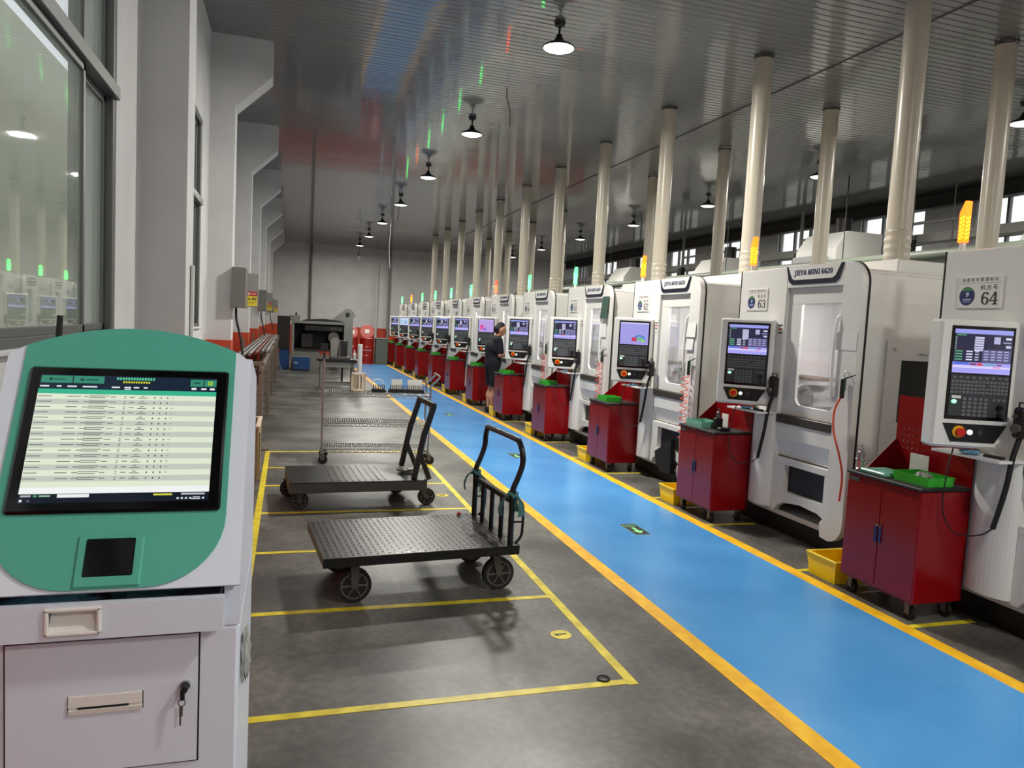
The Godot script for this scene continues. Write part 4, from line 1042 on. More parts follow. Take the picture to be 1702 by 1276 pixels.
func trolleys():
	# trolley with railed handle
	var t := thing("deck_trolley", "black platform trolley with a hooped railed handle and rags tied on", "trolley", Vector3(0.75, 0, -4.40))
	t.rotation.y = deg_to_rad(5.0)
	var hl := 0.575; var hwid := 0.385; var dk := 0.30
	part("deck", B.new().span(Vector3(-hl, dk - 0.004, -hwid), Vector3(hl, dk, hwid)).mesh(), M.tread_plate, t)
	part("tread_studs", studs(hl - 0.01, hwid - 0.01, dk), M.tread_stud, t).set_meta("kind", "stuff")
	var fr := B.new()
	for z in [-hwid + 0.01, hwid - 0.01]: fr.box(Vector3(0, dk - 0.030, z), Vector3(hl * 2, 0.05, 0.02), 0.003)
	for x in [-hl + 0.01, hl - 0.01, -0.2, 0.2]: fr.box(Vector3(x, dk - 0.030, 0), Vector3(0.02, 0.05, hwid * 2 - 0.04), 0.003)
	part("deck_frame", fr.mesh(), M.cart_black, t)
	for w in [[-0.385, 0.26], [-0.385, -0.26], [0.49, 0.26], [0.49, -0.26]]: wheel(t, Vector3(w[0], 0.098, w[1]), 0.098, 0.04, dk - 0.054, -0.03 if w[0] > 0 else 0.0)
	var hx := hl - 0.045
	var hz := 0.335
	var hoop := [Vector3(hx, dk, hz), Vector3(hx, 0.50, hz), Vector3(hx, 0.62, hz)]
	hoop += [Vector3(hx + 0.03, 0.70, hz), Vector3(hx + 0.055, 0.78, hz), Vector3(hx + 0.055, 0.85, hz - 0.01), Vector3(hx + 0.05, 0.905, hz - 0.05), Vector3(hx + 0.045, 0.92, hz - 0.11)]
	var back := []
	for i in range(hoop.size() - 1, -1, -1): back.append(Vector3(hoop[i].x, hoop[i].y, -hoop[i].z))
	part("handle_hoop", B.new().tube(smooth_path(hoop + back, 4), 0.018, 10).mesh(), M.tube_dark, t)
	part("handle_rail", B.new().box(Vector3(hx, 0.56, 0), Vector3(0.03, 0.035, hz * 2 - 0.02), 0.004).mesh(), M.tube_dark, t)
	for i in 3: part("rail_bar", B.new().cyl(Vector3(hx, dk, -0.17 + i * 0.17), Vector3(hx, 0.545, -0.17 + i * 0.17), 0.015, -1, 10).mesh(), M.tube_dark, t)
	for s in [-1.0, 1.0]:
		part("side_loop", B.new().tube(smooth_path([Vector3(hx + 0.01, 0.59, s * hz), Vector3(hx + 0.06, 0.55, s * hz), Vector3(hx + 0.075, 0.50, s * hz), Vector3(hx + 0.075, 0.38, s * hz), Vector3(hx + 0.065, 0.335, s * hz), Vector3(hx + 0.03, dk - 0.005, s * hz)], 4), 0.009, 8).cyl(Vector3(hx, 0.43, s * hz), Vector3(hx + 0.075, 0.43, s * hz), 0.006, -1, 6).mesh(), M.tube_dark, t)
	var rng := RandomNumberGenerator.new(); rng.seed = 4
	for s in [[-1.0, "teal rag tied to the hooped trolley handle, at the blue walkway's far post"], [1.0, "teal rag tied to the hooped trolley handle, on the post toward the empty bay"]]:
		var c: Vector3 = t.transform * Vector3(hx, 0.60, s[0] * hz)
		var g := thing("rag", s[1], "rag", c)
		var ringp := []
		for i in 13: ringp.append(Vector3(cos(TAU * i / 12) * 0.026, 0.012 * sin(i * 1.7), sin(TAU * i / 12) * 0.026))
		part("knot", B.new().tube(ringp, 0.011, 8).mesh(), M.cloth_teal, g)
		for q in 3:
			var d := Vector3(cos(q * 2.1 + s[0]), 0, sin(q * 2.1 + s[0]))
			var tl := B.new()
			var pts := [d * 0.03, d * 0.06 + Vector3(0, -0.03, 0), d * 0.075 + Vector3(0, -0.08, 0), d * 0.07 + Vector3(0, -0.12, 0)]
			var wd := Vector3(-d.z, 0, d.x)
			for i in 3:
				var w0 := 0.010 + i * 0.007; var w1 := 0.010 + (i + 1) * 0.007
				var pq := PackedVector2Array([Vector2(-w0, 0), Vector2(w0, 0), Vector2(w1, 1), Vector2(-w1, 1)])
				tl.prism(pq, pts[i], wd, pts[i + 1] - pts[i], d * 0.004)
			part("tail", tl.mesh(), M.cloth_teal, g)
	solo("red_scrap", lump(0.014, Vector3(1, 0.8, 1), rng), M.label_red, "small red scrap lying on the black trolley deck", "scrap", t.transform * Vector3(0.42, dk, -0.34))
	# trolley with bent handle
	t = thing("deck_trolley", "low grey framed platform trolley with a bent square bar handle", "trolley", Vector3(0.585, 0, -6.46))
	t.rotation.y = deg_to_rad(3.0)
	hl = 0.57; hwid = 0.36; dk = 0.25
	part("deck", B.new().span(Vector3(-hl, dk - 0.006, -hwid), Vector3(hl, dk, hwid)).mesh(), M.tread_plate, t)
	fr = B.new()
	for z in [-hwid + 0.015, hwid - 0.015]: fr.box(Vector3(0, dk - 0.048, z), Vector3(hl * 2, 0.082, 0.03), 0.004)
	for x in [-hl + 0.015, hl - 0.015]: fr.box(Vector3(x, dk - 0.048, 0), Vector3(0.03, 0.082, hwid * 2 - 0.06), 0.004)
	part("deck_frame", fr.mesh(), M.cart_grey, t)
	var rp := B.new()
	for i in 9: rp.box(Vector3(-0.22 + i * 0.055, dk + 0.002, 0), Vector3(0.014, 0.004, hwid * 2 - 0.08))
	part("deck_ribs", rp.mesh(), M.tread_plate, t)
	for w in [[-0.48, 0.22], [-0.54, -0.24], [0.60, 0.22], [0.42, -0.24]]: wheel(t, Vector3(w[0], 0.074, w[1]), 0.074, 0.036, dk - 0.091, -0.05 if w[0] > 0.5 else 0.0)
	for s in [-1.0, 1.0]:
		var z: float = s * 0.28
		var bars := B.new()
		bar(bars, Vector3(hl - 0.10, dk, z), Vector3(hl - 0.02, 0.66, z), 0.045)
		bar(bars, Vector3(hl - 0.02, 0.645, z), Vector3(hl + 0.05, 0.88, z), 0.045)
		part("handle_post", bars.mesh(), M.tube_dark, t)
		var st := B.new()
		bar(st, Vector3(hl - 0.055, 0.46, z), Vector3(hl + 0.035, dk - 0.01 if s > 0 else dk, z), 0.04)
		part("handle_strut", st.mesh(), M.tube_dark, t)
	part("handle_bar", B.new().box(Vector3(hl + 0.05, 0.885, 0), Vector3(0.04, 0.045, 0.60), 0.006).mesh(), M.tube_dark, t)
	solo("grey_rag", lump(0.06, Vector3(1.3, 0.35, 0.9), rng), M.mid_grey, "crumpled grey rag on the deck beside the bent trolley handle", "rag", t.transform * Vector3(hl - 0.12, dk + 0.0045, 0.03))

func studs(hl: float, hw: float, y: float) -> ArrayMesh:
	var b := B.new()
	var nx := int(hl * 2 / 0.034); var nz := int(hw * 2 / 0.034)
	for i in nx:
		for j in nz:
			var c := Vector3(-hl + (i + 0.5) * hl * 2 / nx, y, -hw + (j + 0.5) * hw * 2 / nz)
			var d := Vector3(0.7, 0, 0.7) if (i + j) % 2 == 0 else Vector3(0.7, 0, -0.7)
			var w := Vector3(-d.z, 0, d.x)
			var p := [c - d * 0.016, c + w * 0.0055, c + d * 0.016, c - w * 0.0055]
			var top := c + Vector3(0, 0.0022, 0)
			for k in 4:
				var m: Vector3 = (p[k] + p[(k + 1) % 4]) / 2 - c
				b.tri(p[k], p[(k + 1) % 4], top, (Vector3.UP + m.normalized() * 0.35).normalized())
	return b.mesh()

func bar(b: B, p: Vector3, q: Vector3, w: float):
	var d := (q - p).normalized()
	var z := Vector3(0, 0, 1)
	var u := d.cross(z).normalized()
	var old := b.t
	b.t = old * Transform3D(Basis(u, d, u.cross(d)), (p + q) / 2)
	b.box(Vector3.ZERO, Vector3(w, p.distance_to(q), w), 0.005)
	b.t = old

func wire_rack():
	var t := thing("wire_rack", "chrome wire shelf trolley with three shelves and a push handle", "rack", Vector3(0.965, 0, -8.3))
	t.rotation.y = deg_to_rad(-3.0)
	var hx := 0.585; var hz := 0.19
	for sx in [-1.0, 1.0]:
		for sz in [-1.0, 1.0]:
			part("post", B.new().cyl(Vector3(sx * hx, 0.115, sz * hz), Vector3(sx * hx, 1.13 if sx < 0 else 0.90, sz * hz), 0.011, -1, 10).mesh(), M.steel, t)
			var c := group_part("caster", t)
			var at := Vector3(sx * hx + 0.02, 0.05, sz * hz)
			part("tyre", B.new().cyl(at - Vector3(0, 0, 0.014), at + Vector3(0, 0, 0.014), 0.05, -1, 16).mesh(), M.rubber, c)
			part("fork", B.new().span(at + Vector3(-0.03, 0.0, 0.016), at + Vector3(0.012, 0.065, 0.021)).span(at + Vector3(-0.03, 0.0, -0.021), at + Vector3(0.012, 0.065, -0.016)).span(at + Vector3(-0.04, 0.058, -0.021), at + Vector3(0.012, 0.068, 0.021)).mesh(), M.dull_steel, c)
	for y in [0.165, 0.455, 0.785]:
		var s := group_part("shelf", t)
		var e := B.new()
		for yy in [y, y - 0.032]:
			for z in [-hz, hz]: e.cyl(Vector3(-hx, yy, z), Vector3(hx, yy, z), 0.006, -1, 6)
			for x in [-hx, hx]: e.cyl(Vector3(x, yy, -hz), Vector3(x, yy, hz), 0.006, -1, 6)
		for z in [-hz, hz]:
			for i in 28:
				var x0 := -hx + hx * 2 * i / 28; var x1 := -hx + hx * 2 * (i + 1) / 28
				e.cyl(Vector3(x0, y if i % 2 == 0 else y - 0.032, z), Vector3(x1, y - 0.032 if i % 2 == 0 else y, z), 0.0045, -1, 5, false)
		part("shelf_frame", e.mesh(), M.steel, s)
		var w := B.new()
		for i in range(1, 46):
			var x := -hx + hx * 2 * i / 46
			w.cyl(Vector3(x, y + 0.002, -hz), Vector3(x, y + 0.002, hz), 0.0042, -1, 5, false)
		for z in [-0.09, 0.0, 0.09]: w.cyl(Vector3(-hx, y - 0.003, z), Vector3(hx, y - 0.003, z), 0.003, -1, 5)
		part("shelf_wires", w.mesh(), M.steel, s).set_meta("kind", "stuff")
	part("push_handle", B.new().tube(smooth_path([Vector3(hx, 0.89, hz), Vector3(hx + 0.09, 0.98, hz), Vector3(hx + 0.085, 1.01, hz - 0.03), Vector3(hx + 0.085, 1.01, -hz + 0.03), Vector3(hx + 0.09, 0.98, -hz), Vector3(hx, 0.89, -hz)], 4), 0.011, 8).mesh(), M.steel, t)
	# things on its top shelf
	var top := 0.7914
	var c := thing("slatted_crate", "small pale wooden slatted crate on the wire rack", "crate", Vector3(0.765, top, -8.36))
	for x in [-0.07, 0.07]:
		for z in [-0.06, 0.06]: part("post", B.new().box(Vector3(x, 0.10, z), Vector3(0.016, 0.20, 0.016), 0.002).mesh(), M.pale_wood, c)
	for y in [0.008, 0.192]:
		part("frame", B.new().box(Vector3(0, y, 0.06), Vector3(0.156, 0.016, 0.016), 0.002).box(Vector3(0, y, -0.06), Vector3(0.156, 0.016, 0.016), 0.002).box(Vector3(0.07, y, 0), Vector3(0.016, 0.016, 0.11), 0.002).box(Vector3(-0.07, y, 0), Vector3(0.016, 0.016, 0.11), 0.002).mesh(), M.pale_wood, c)
	for i in 3: part("slat", B.new().box(Vector3(-0.035 + i * 0.035, 0.10, -0.062), Vector3(0.022, 0.17, 0.008), 0.001).mesh(), M.wood, c)
	var tl := [["black comb tray of upright tool blanks beside the slatted crate", 0.985, 0.15, 7], ["long black comb tray of upright tool blanks at the rack's push handle", 1.30, 0.40, 18]]
	for s in tl:
		var g := thing("tool_tray", s[0], "tray", Vector3(s[1], top, -8.30))
		var ob := B.new(); open_box(ob, Vector3.ZERO, Vector3(s[2], 0.03, 0.12), 0.004)
		part("tray", ob.mesh(), M.black, g)
		for i in s[3]:
			part("blank", B.new().box(Vector3(-s[2] / 2 + 0.014 + i * (s[2] - 0.028) / (s[3] - 1), 0.045, 0.02), Vector3(0.009, 0.08, 0.012)).mesh(), M.dull_steel if i % 3 else M.black, g)
	for s in [[1.20, 0.12, 0.9], [1.41, 0.17, 1.1]]:
		solo("paper_card", B.new().box(Vector3(0, 0.07, 0), Vector3(s[1], 0.14, 0.002)).mesh(), M.paper, "blank white card standing on the wire rack behind the long tool tray", "card", Vector3(s[0], top, -8.385), "cards on the wire rack")
	var co := B.new()
	for i in 5:
		var rp := []
		for k in 17: rp.append(Vector3(cos(TAU * k / 16) * 0.07, 0.07 + sin(TAU * k / 16) * 0.065, -0.012 + i * 0.006))
		co.tube(rp, 0.003, 5)
	solo("wire_coil", co.mesh(), M.white_plastic, "white coil of cable standing behind the short tool tray", "cable", Vector3(0.985, top + 0.0, -8.40))

# ---------------- left side ----------------
func left_side():
	# wooden box with divider
	var t := thing("wooden_box", "tall open wooden box with a divider behind the kiosk", "box", Vector3(-0.43, 0, -7.65))
	for s in [[Vector3(-0.17, 0.26, 0), Vector3(0.02, 0.52, 0.70)], [Vector3(0.17, 0.26, 0), Vector3(0.02, 0.52, 0.70)], [Vector3(0, 0.26, 0.34), Vector3(0.32, 0.52, 0.02)], [Vector3(0, 0.26, -0.34), Vector3(0.32, 0.52, 0.02)]]:
		part("side_board", B.new().box(s[0], s[1], 0.003).mesh(), M.wood, t)
	part("divider", B.new().box(Vector3(0, 0.25, 0.02), Vector3(0.32, 0.48, 0.015), 0.002).mesh(), M.wood, t)
	part("bottom_board", B.new().box(Vector3(0, 0.012, 0), Vector3(0.32, 0.02, 0.66)).mesh(), M.wood, t)
	part("rim", B.new().box(Vector3(0.17, 0.525, 0), Vector3(0.04, 0.02, 0.74), 0.003).box(Vector3(-0.17, 0.525, 0), Vector3(0.04, 0.02, 0.74), 0.003).box(Vector3(0, 0.525, 0.35), Vector3(0.30, 0.02, 0.04), 0.003).box(Vector3(0, 0.525, -0.35), Vector3(0.30, 0.02, 0.04), 0.003).mesh(), M.pale_wood, t)
	part("corner_cleat", B.new().box(Vector3(0.188, 0.24, 0.30), Vector3(0.016, 0.46, 0.05)).mesh(), M.wood, t)
	# bar stock rack along the wall
	var r := thing("bar_stock_rack", "brown steel rack along the left wall carrying long bars", "rack", Vector3(-0.46, 0, -15.0))
	for i in 5:
		var z := 6.0 - i * 3.1
		for x in [-0.16, 0.16]: part("leg", B.new().box(Vector3(x, 0.5, z), Vector3(0.05, 1.0, 0.05), 0.004).mesh(), M.rack_brown, r)
		part("cross_bar", B.new().box(Vector3(0, 1.02, z), Vector3(0.40, 0.05, 0.05), 0.004).box(Vector3(0, 0.35, z), Vector3(0.30, 0.04, 0.04)).mesh(), M.rack_brown, r)
		part("foot", B.new().box(Vector3(0.04, 0.012, z), Vector3(0.46, 0.024, 0.06), 0.004).mesh(), M.rack_brown, r)
		part("end_stop", B.new().box(Vector3(-0.21, 1.12, z), Vector3(0.03, 0.20, 0.03)).mesh(), M.rack_brown, r)
	part("rail", B.new().box(Vector3(0.16, 0.96, -0.2), Vector3(0.04, 0.06, 12.6), 0.004).box(Vector3(-0.16, 0.96, -0.2), Vector3(0.04, 0.06, 12.6), 0.004).mesh(), M.rack_brown, r)
	part("drip_tray", B.new().prism(PackedVector2Array([Vector2(0.19, 0.93), Vector2(0.20, 0.93), Vector2(0.02, 0.55), Vector2(-0.15, 0.55), Vector2(-0.15, 0.56), Vector2(0.01, 0.56)]), Vector3(0, 0, -6.4), Vector3.RIGHT, Vector3.UP, Vector3(0, 0, 12.4)).mesh(), M.rack_brown, r)
	var bc := ["dull_steel", "box_grey", "steel", "dull_red", "dull_steel", "steel"]
	var bl := ["dull steel round bar on the wall side of the stock rack", "grey round bar second from the wall on the stock rack", "bright steel bar third from the wall on the stock rack", "red painted bar lying on the stock rack", "dull steel bar next to the red bar on the rack", "bright steel bar on the outer edge of the stock rack"]
	for i in 6:
		solo("stock_bar", B.new().cyl(Vector3(0, 0, 5.6 - i * 0.35), Vector3(0, 0, -5.6 + i * 0.2), 0.024, -1, 10).mesh(), M[bc[i]], bl[i], "bar", Vector3(-0.46 - 0.15 + i * 0.062, 1.0692, -15.0), "bars on the stock rack")
	# tape boxes: electric cabinets on the pilasters
	for s in [[-9.27, "grey electric box with open door on the pilaster nearest the kiosk"], [-17.27, "grey electric box with open door on a pilaster above the bar rack"], [-25.27, "grey electric box with open door on the pilaster near the dark machine"]]:
		var e := thing("electric_box", s[1], "electric box", Vector3(-0.656, 1.66, s[0]))
		part("case", B.new().span(Vector3(0.0, 0, 0.10), Vector3(0.16, 0.47, -0.34), 0.006).mesh(), M.box_grey, e)
		var dd := B.new()
		dd.t = Transform3D(Basis(Vector3.UP, deg_to_rad(12)), Vector3(0.135, 0.0, -0.36))
		dd.span(Vector3(0, 0.02, -0.01), Vector3(0.15, 0.43, 0.0), 0.003)
		var dor := part("door", dd.mesh(), M.mid_grey, e)
		var q := B.new(dd.t)
		q.quad(Vector3(0.015, 0.03, 0.001), Vector3(0.135, 0.03, 0.001), Vector3(0.135, 0.21, 0.001), Vector3(0.015, 0.21, 0.001), Vector3(0, 0, 1))
		part("warning_label", q.mesh(), M.warning_print, dor)
		part("cable", B.new().tube(smooth_path([Vector3(0.05, 0.0, 0.0), Vector3(0.06, -0.15, 0.02), Vector3(0.11, -0.35, 0.05), Vector3(0.14, -0.54, 0.10)], 5), 0.014, 8).mesh(), M.rubber, e)
	# small switch box on the wall pier
	solo("conduit", B.new().box(Vector3(0, 0, 0), Vector3(0.02, 0.50, 0.05), 0.003).mesh(), M.white_plastic, "short white cable cover on the pilaster beside the second window", "cable cover", Vector3(-0.646, 1.66, -5.52))

# ---------------- far end ----------------
func far_end():
	var t := thing("grinding_machine", "large dark grey open fronted machine at the far end", "machine", Vector3(0.75, 0, -23.3))
	var b := B.new()
	b.span(Vector3(-0.68, 1.38, 0.62), Vector3(0.90, 1.46, -0.6), 0.01); b.span(Vector3(-0.68, 0.04, 0.62), Vector3(-0.60, 1.38, -0.6), 0.01); b.span(Vector3(0.84, 0.62, 0.62), Vector3(0.90, 1.38, -0.6), 0.01)
	part("frame", b.mesh(), M.mid_grey, t)
	part("chamber", B.new().span(Vector3(-0.60, 0.60, -0.40), Vector3(0.84, 1.38, -0.58)).span(Vector3(-0.60, 0.58, 0.60), Vector3(0.84, 0.64, -0.58)).mesh(), M.dark_iron, t)
	part("tool_rail", B.new().span(Vector3(-0.30, 1.18, 0.55), Vector3(0.82, 1.34, 0.40), 0.01).mesh(), M.dark_iron, t)
	for i in 9: part("tool_socket", B.new().cyl(Vector3(-0.20 + i * 0.115, 1.26, 0.55), Vector3(-0.20 + i * 0.115, 1.26, 0.58), 0.032, -1, 12).mesh(), M.black if i < 6 else M.dull_steel, t)
	part("spindle_block", B.new().span(Vector3(-0.40, 0.66, 0.5), Vector3(-0.05, 1.08, 0.0), 0.02).span(Vector3(-0.30, 1.0, 0.56), Vector3(-0.02, 1.02, 0.5)).mesh(), M.dark_iron, t)
	part("rotary_head", B.new().cyl(Vector3(0.55, 1.0, 0.5), Vector3(0.55, 1.0, 0.2), 0.16, -1, 20).mesh(), M.dull_steel, t)
	part("base", B.new().prism(PackedVector2Array([Vector2(-0.62, 0), Vector2(0.10, 0), Vector2(0.16, 0.5), Vector2(0.05, 0.60), Vector2(-0.62, 0.60)]), Vector3(0, 0, -0.55), Vector3.RIGHT, Vector3.UP, Vector3(0, 0, 1.1)).mesh(), M.mid_grey, t)
	part("open_door", B.new().span(Vector3(-1.08, 0.62, 0.60), Vector3(-0.72, 1.58, 0.56), 0.006).mesh(), M.dark_iron, t)
	part("door_pedestal", B.new().span(Vector3(-1.02, 0, 0.50), Vector3(-0.72, 0.62, 0.1), 0.01).mesh(), M.blue_box, t)
	part("control_box", B.new().span(Vector3(-0.74, 1.46, 0.4), Vector3(-0.44, 1.62, 0.0), 0.01).mesh(), M.mid_grey, t)
	part("beacon", B.new().cyl(Vector3(-0.55, 1.62, 0.2), Vector3(-0.55, 1.70, 0.2), 0.03, 0.025, 10).mesh(), M.black, t)
	for s in [[0.04, 0.35, "bent black sheet lying on the dark grey machine, lower one", 0.64], [0.1, 0.0, "bent black sheet lying on the dark grey machine beside the hopper", 0.6]]:
		solo("sheet_cover", B.new().prism(PackedVector2Array([Vector2(-s[3], 0), Vector2(s[3], 0), Vector2(s[3] - 0.1, 0.04), Vector2(0, 0.09), Vector2(-s[3] + 0.15, 0.05)]), Vector3.ZERO, Vector3.RIGHT, Vector3.UP, Vector3(0, 0, -0.3)).mesh(), M.black, s[2], "sheet", Vector3(0.95 + s[0], 1.46, -23.2 + s[1]))
	t = thing("blue_tool_box", "bright blue box with silver lid strip on the floor", "box", Vector3(0.37, 0, -22.35))
	part("body", B.new().span(Vector3(-0.24, 0.03, 0.15), Vector3(0.24, 0.40, -0.15), 0.02).mesh(), M.blue_box, t)
	part("lid_strip", B.new().span(Vector3(-0.23, 0.40, 0.14), Vector3(0.23, 0.425, -0.14), 0.005).mesh(), M.mid_grey, t)
	part("feet", B.new().span(Vector3(-0.2, 0, 0.12), Vector3(-0.15, 0.03, -0.12)).span(Vector3(0.15, 0, 0.12), Vector3(0.2, 0.03, -0.12)).mesh(), M.black, t)
	part("emblem", B.new().span(Vector3(-0.21, 0.22, 0.151), Vector3(-0.10, 0.25, 0.149)).mesh(), M.white_plastic, t)
	t = thing("chip_conveyor", "grey chip conveyor with slanted chute and round port", "conveyor", Vector3(1.75, 0, -24.6))
	part("chute", B.new().prism(PackedVector2Array([Vector2(-0.45, 0), Vector2(0.24, 0), Vector2(0.24, 1.62), Vector2(0.32, 1.70), Vector2(0.12, 1.92), Vector2(0.02, 1.90), Vector2(-0.45, 1.50)]), Vector3(0, 0, -0.25), Vector3.RIGHT, Vector3.UP, Vector3(0, 0, 0.5)).mesh(), M.mid_grey, t)
	part("port", B.new().cyl(Vector3(0.06, 1.72, 0.25), Vector3(0.06, 1.72, 0.27), 0.07, -1, 16).mesh(), M.black, t)
	part("top_edge", B.new().box(Vector3(0.22, 1.80, 0), Vector3(0.03, 0.03, 0.5)).mesh(), M.dull_steel, t)
	for s in [[2.18, 0.205, 0.92, "red steel oil drum beside the grey chip conveyor"], [2.70, 0.26, 0.92, "red steel oil drum with white lettering beside the grey green cabinet"]]:
		var d := thing("oil_drum", s[3], "drum", Vector3(s[0], 0, -26.8), "red oil drums")
		var r: float = s[1]
		part("shell", B.new().lathe(Vector3.ZERO, [[0, 0], [r, 0], [r, 0.02], [r - 0.008, 0.03], [r - 0.008, 0.29], [r + 0.006, 0.305], [r - 0.008, 0.32], [r - 0.008, 0.60], [r + 0.006, 0.615], [r - 0.008, 0.63], [r - 0.008, 0.88], [r, 0.90], [r, 0.92], [r - 0.02, 0.91], [0, 0.91]], 24).mesh(), M.drum_red, d)
		if r > 0.25:
			var m := B.new()
			for i in 9: m.box(Vector3(-0.14 + i * 0.034, 0.50, 0.256 - 0.02 * pow(absf(i - 4) / 4.0, 2) * 2.0), Vector3(0.02, 0.03, 0.004))
			part("lettering", m.mesh(), M.white_plastic, d)
		var lid := thing("drum_lid", "pink red round lid leaning on top of the %s drum" % ("smaller" if r < 0.25 else "larger"), "lid", Vector3(s[0], 0.92, -26.75), "lids on the drums")
		lid.rotation.x = deg_to_rad(72.0)
		part("plate", B.new().lathe(Vector3(0, -0.01, -r), [[0, 0], [r, 0], [r, 0.02], [r - 0.02, 0.028], [0, 0.028]], 24).mesh(), M.cover_pink, lid)
		part("paper_label", B.new().box(Vector3(0, 0.020, -r), Vector3(0.16, 0.004, 0.14)).mesh(), M.cream, lid)
	t = thing("storage_cabinet", "grey green steel cabinet at the end of the walkway", "cabinet", Vector3(3.22, 0, -26.9))
	part("body", B.new().span(Vector3(-0.21, 0, 0.25), Vector3(0.22, 0.92, -0.25), 0.008).mesh(), M.cabinet_green_grey, t)
	part("top_board", B.new().span(Vector3(-0.23, 0.92, 0.27), Vector3(0.24, 0.945, -0.27), 0.004).mesh(), M.mid_grey, t)
	# work bench with optical presetter
	t = thing("work_bench", "grey steel bench with black top carrying a presetter", "bench", Vector3(1.08, 0, -17.1))
	part("bench_top", B.new().span(Vector3(-0.46, 0.62, 0.28), Vector3(0.44, 0.67, -0.28), 0.006).mesh(), M.black, t)
	for x in [-0.36, 0.34]:
		for z in [0.22, -0.22]: part("leg", B.new().box(Vector3(x, 0.31, z), Vector3(0.06, 0.62, 0.06), 0.004).mesh(), M.mid_grey, t)
	part("apron", B.new().box(Vector3(-0.01, 0.55, 0.22), Vector3(0.64, 0.12, 0.03)).box(Vector3(-0.01, 0.55, -0.22), Vector3(0.64, 0.12, 0.03)).mesh(), M.mid_grey, t)
	part("lower_rail", B.new().box(Vector3(-0.01, 0.10, 0.22), Vector3(0.64, 0.05, 0.03)).box(Vector3(-0.01, 0.10, -0.22), Vector3(0.64, 0.05, 0.03)).mesh(), M.mid_grey, t)
	t = thing("tool_presetter", "black and silver tool presetter standing on the bench", "instrument", Vector3(1.05, 0.67, -17.1))
	part("base_plate", B.new().span(Vector3(-0.14, 0, 0.2), Vector3(0.30, 0.06, -0.2), 0.01).mesh(), M.dull_steel, t)
	part("silver_cover", B.new().prism(PackedVector2Array([Vector2(-0.13, 0.06), Vector2(-0.01, 0.06), Vector2(0.06, 0.42), Vector2(0.02, 0.48), Vector2(-0.08, 0.48), Vector2(-0.15, 0.40)]), Vector3(0, 0, 0.02), Vector3.RIGHT, Vector3.UP, Vector3(0, 0, 0.12)).mesh(), M.mid_grey, t)
	part("column", B.new().span(Vector3(0.06, 0.06, 0.05), Vector3(0.24, 0.42, -0.15), 0.01).mesh(), M.black, t)
	part("spindle", B.new().cyl(Vector3(0.05, 0.06, 0.12), Vector3(0.05, 0.34, 0.12), 0.045, 0.03, 12).mesh(), M.dull_steel, t)
	part("monitor", B.new().span(Vector3(-0.36, 0.16, 0.05), Vector3(-0.18, 0.34, 0.0), 0.01).span(Vector3(-0.29, 0, 0.05), Vector3(-0.25, 0.17, 0.0)).mesh(), M.black, t)
	solo("spray_bottle", B.new().lathe(Vector3.ZERO, [[0, 0], [0.04, 0], [0.04, 0.12], [0.015, 0.17], [0.015, 0.22], [0, 0.22]], 12).mesh(), M.white_plastic, "white plastic bottle on the bench beside the presetter", "bottle", Vector3(1.44, 0.67, -16.95))
	solo("paper_roll", B.new().lathe(Vector3.ZERO, [[0, 0], [0.055, 0], [0.055, 1.04], [0.045, 1.05], [0, 1.05]], 16).mesh(), M.white_plastic, "tall white upright tube standing beside the bench", "tube", Vector3(1.50, 0, -16.3))
	t = thing("foot_stool", "dark metal stool frame behind the bench", "stool", Vector3(1.05, 0, -18.3))
	part("seat", B.new().span(Vector3(-0.25, 0.42, 0.15), Vector3(0.25, 0.46, -0.15), 0.006).mesh(), M.dark_iron, t)
	for x in [-0.22, 0.22]:
		for z in [-0.12, 0.12]: part("leg", B.new().cyl(Vector3(x, 0, z), Vector3(x, 0.42, z), 0.015, -1, 8).mesh(), M.black, t)
	t = thing("pipe_stand", "folding metal trestle with orange cloth beside the dark machine", "trestle", Vector3(-0.40, 0, -21.6))
	for s in [-1.0, 1.0]:
		part("leg", B.new().cyl(Vector3(0.0, 0.95, 0), Vector3(s * 0.22, 0, 0.12), 0.012, -1, 8).mesh(), M.mid_grey, t)
	part("leg", B.new().cyl(Vector3(0.0, 0.95, 0), Vector3(0, 0, -0.2), 0.012, -1, 8).mesh(), M.mid_grey, t)
	part("cross_tie", B.new().cyl(Vector3(-0.14, 0.35, 0.075), Vector3(0.14, 0.35, 0.075), 0.01, -1, 8).mesh(), M.mid_grey, t)
	part("top_bar", B.new().box(Vector3(0, 0.96, 0), Vector3(0.30, 0.03, 0.05)).mesh(), M.mid_grey, t)
	part("orange_cloth", B.new().box(Vector3(0.0, 0.72, 0.07), Vector3(0.16, 0.26, 0.02), 0.006).mesh(), M.orange_band, t)
	# wall and ceiling services
	solo("drain_pipe", B.new().cyl(Vector3.ZERO, Vector3(0, CEIL - 0.02, 0), 0.045, -1, 10).mesh(), M.dull_steel, "dark vertical pipe on the far wall behind the dark machine", "pipe", Vector3(0.85, 0, -33.28))
	solo("drain_pipe", B.new().cyl(Vector3.ZERO, Vector3(0, CEIL - 0.02, 0), 0.05, -1, 10).mesh(), M.plaster, "pale vertical pipe on the far wall above the cabinet", "pipe", Vector3(3.72, 0, -33.28))
	solo("drain_pipe", B.new().cyl(Vector3.ZERO, Vector3(0, CEIL - 0.02, 0), 0.06, -1, 10).mesh(), M.mid_grey, "thick grey vertical pipe on the far wall next to the last machine", "pipe", Vector3(4.25, 0, -33.28))
	solo("ceiling_wire", B.new().tube(smooth_path([Vector3(0, 0, 0), Vector3(0.0, -0.12, 0.0), Vector3(0.05, -0.30, 0.01), Vector3(0.06, -0.50, 0.0)], 4), 0.006, 6).mesh(), M.rubber, "loose black wire hanging from the ceiling near the bright lamp", "wire", Vector3(2.69, CEIL - 0.004, -9.63))
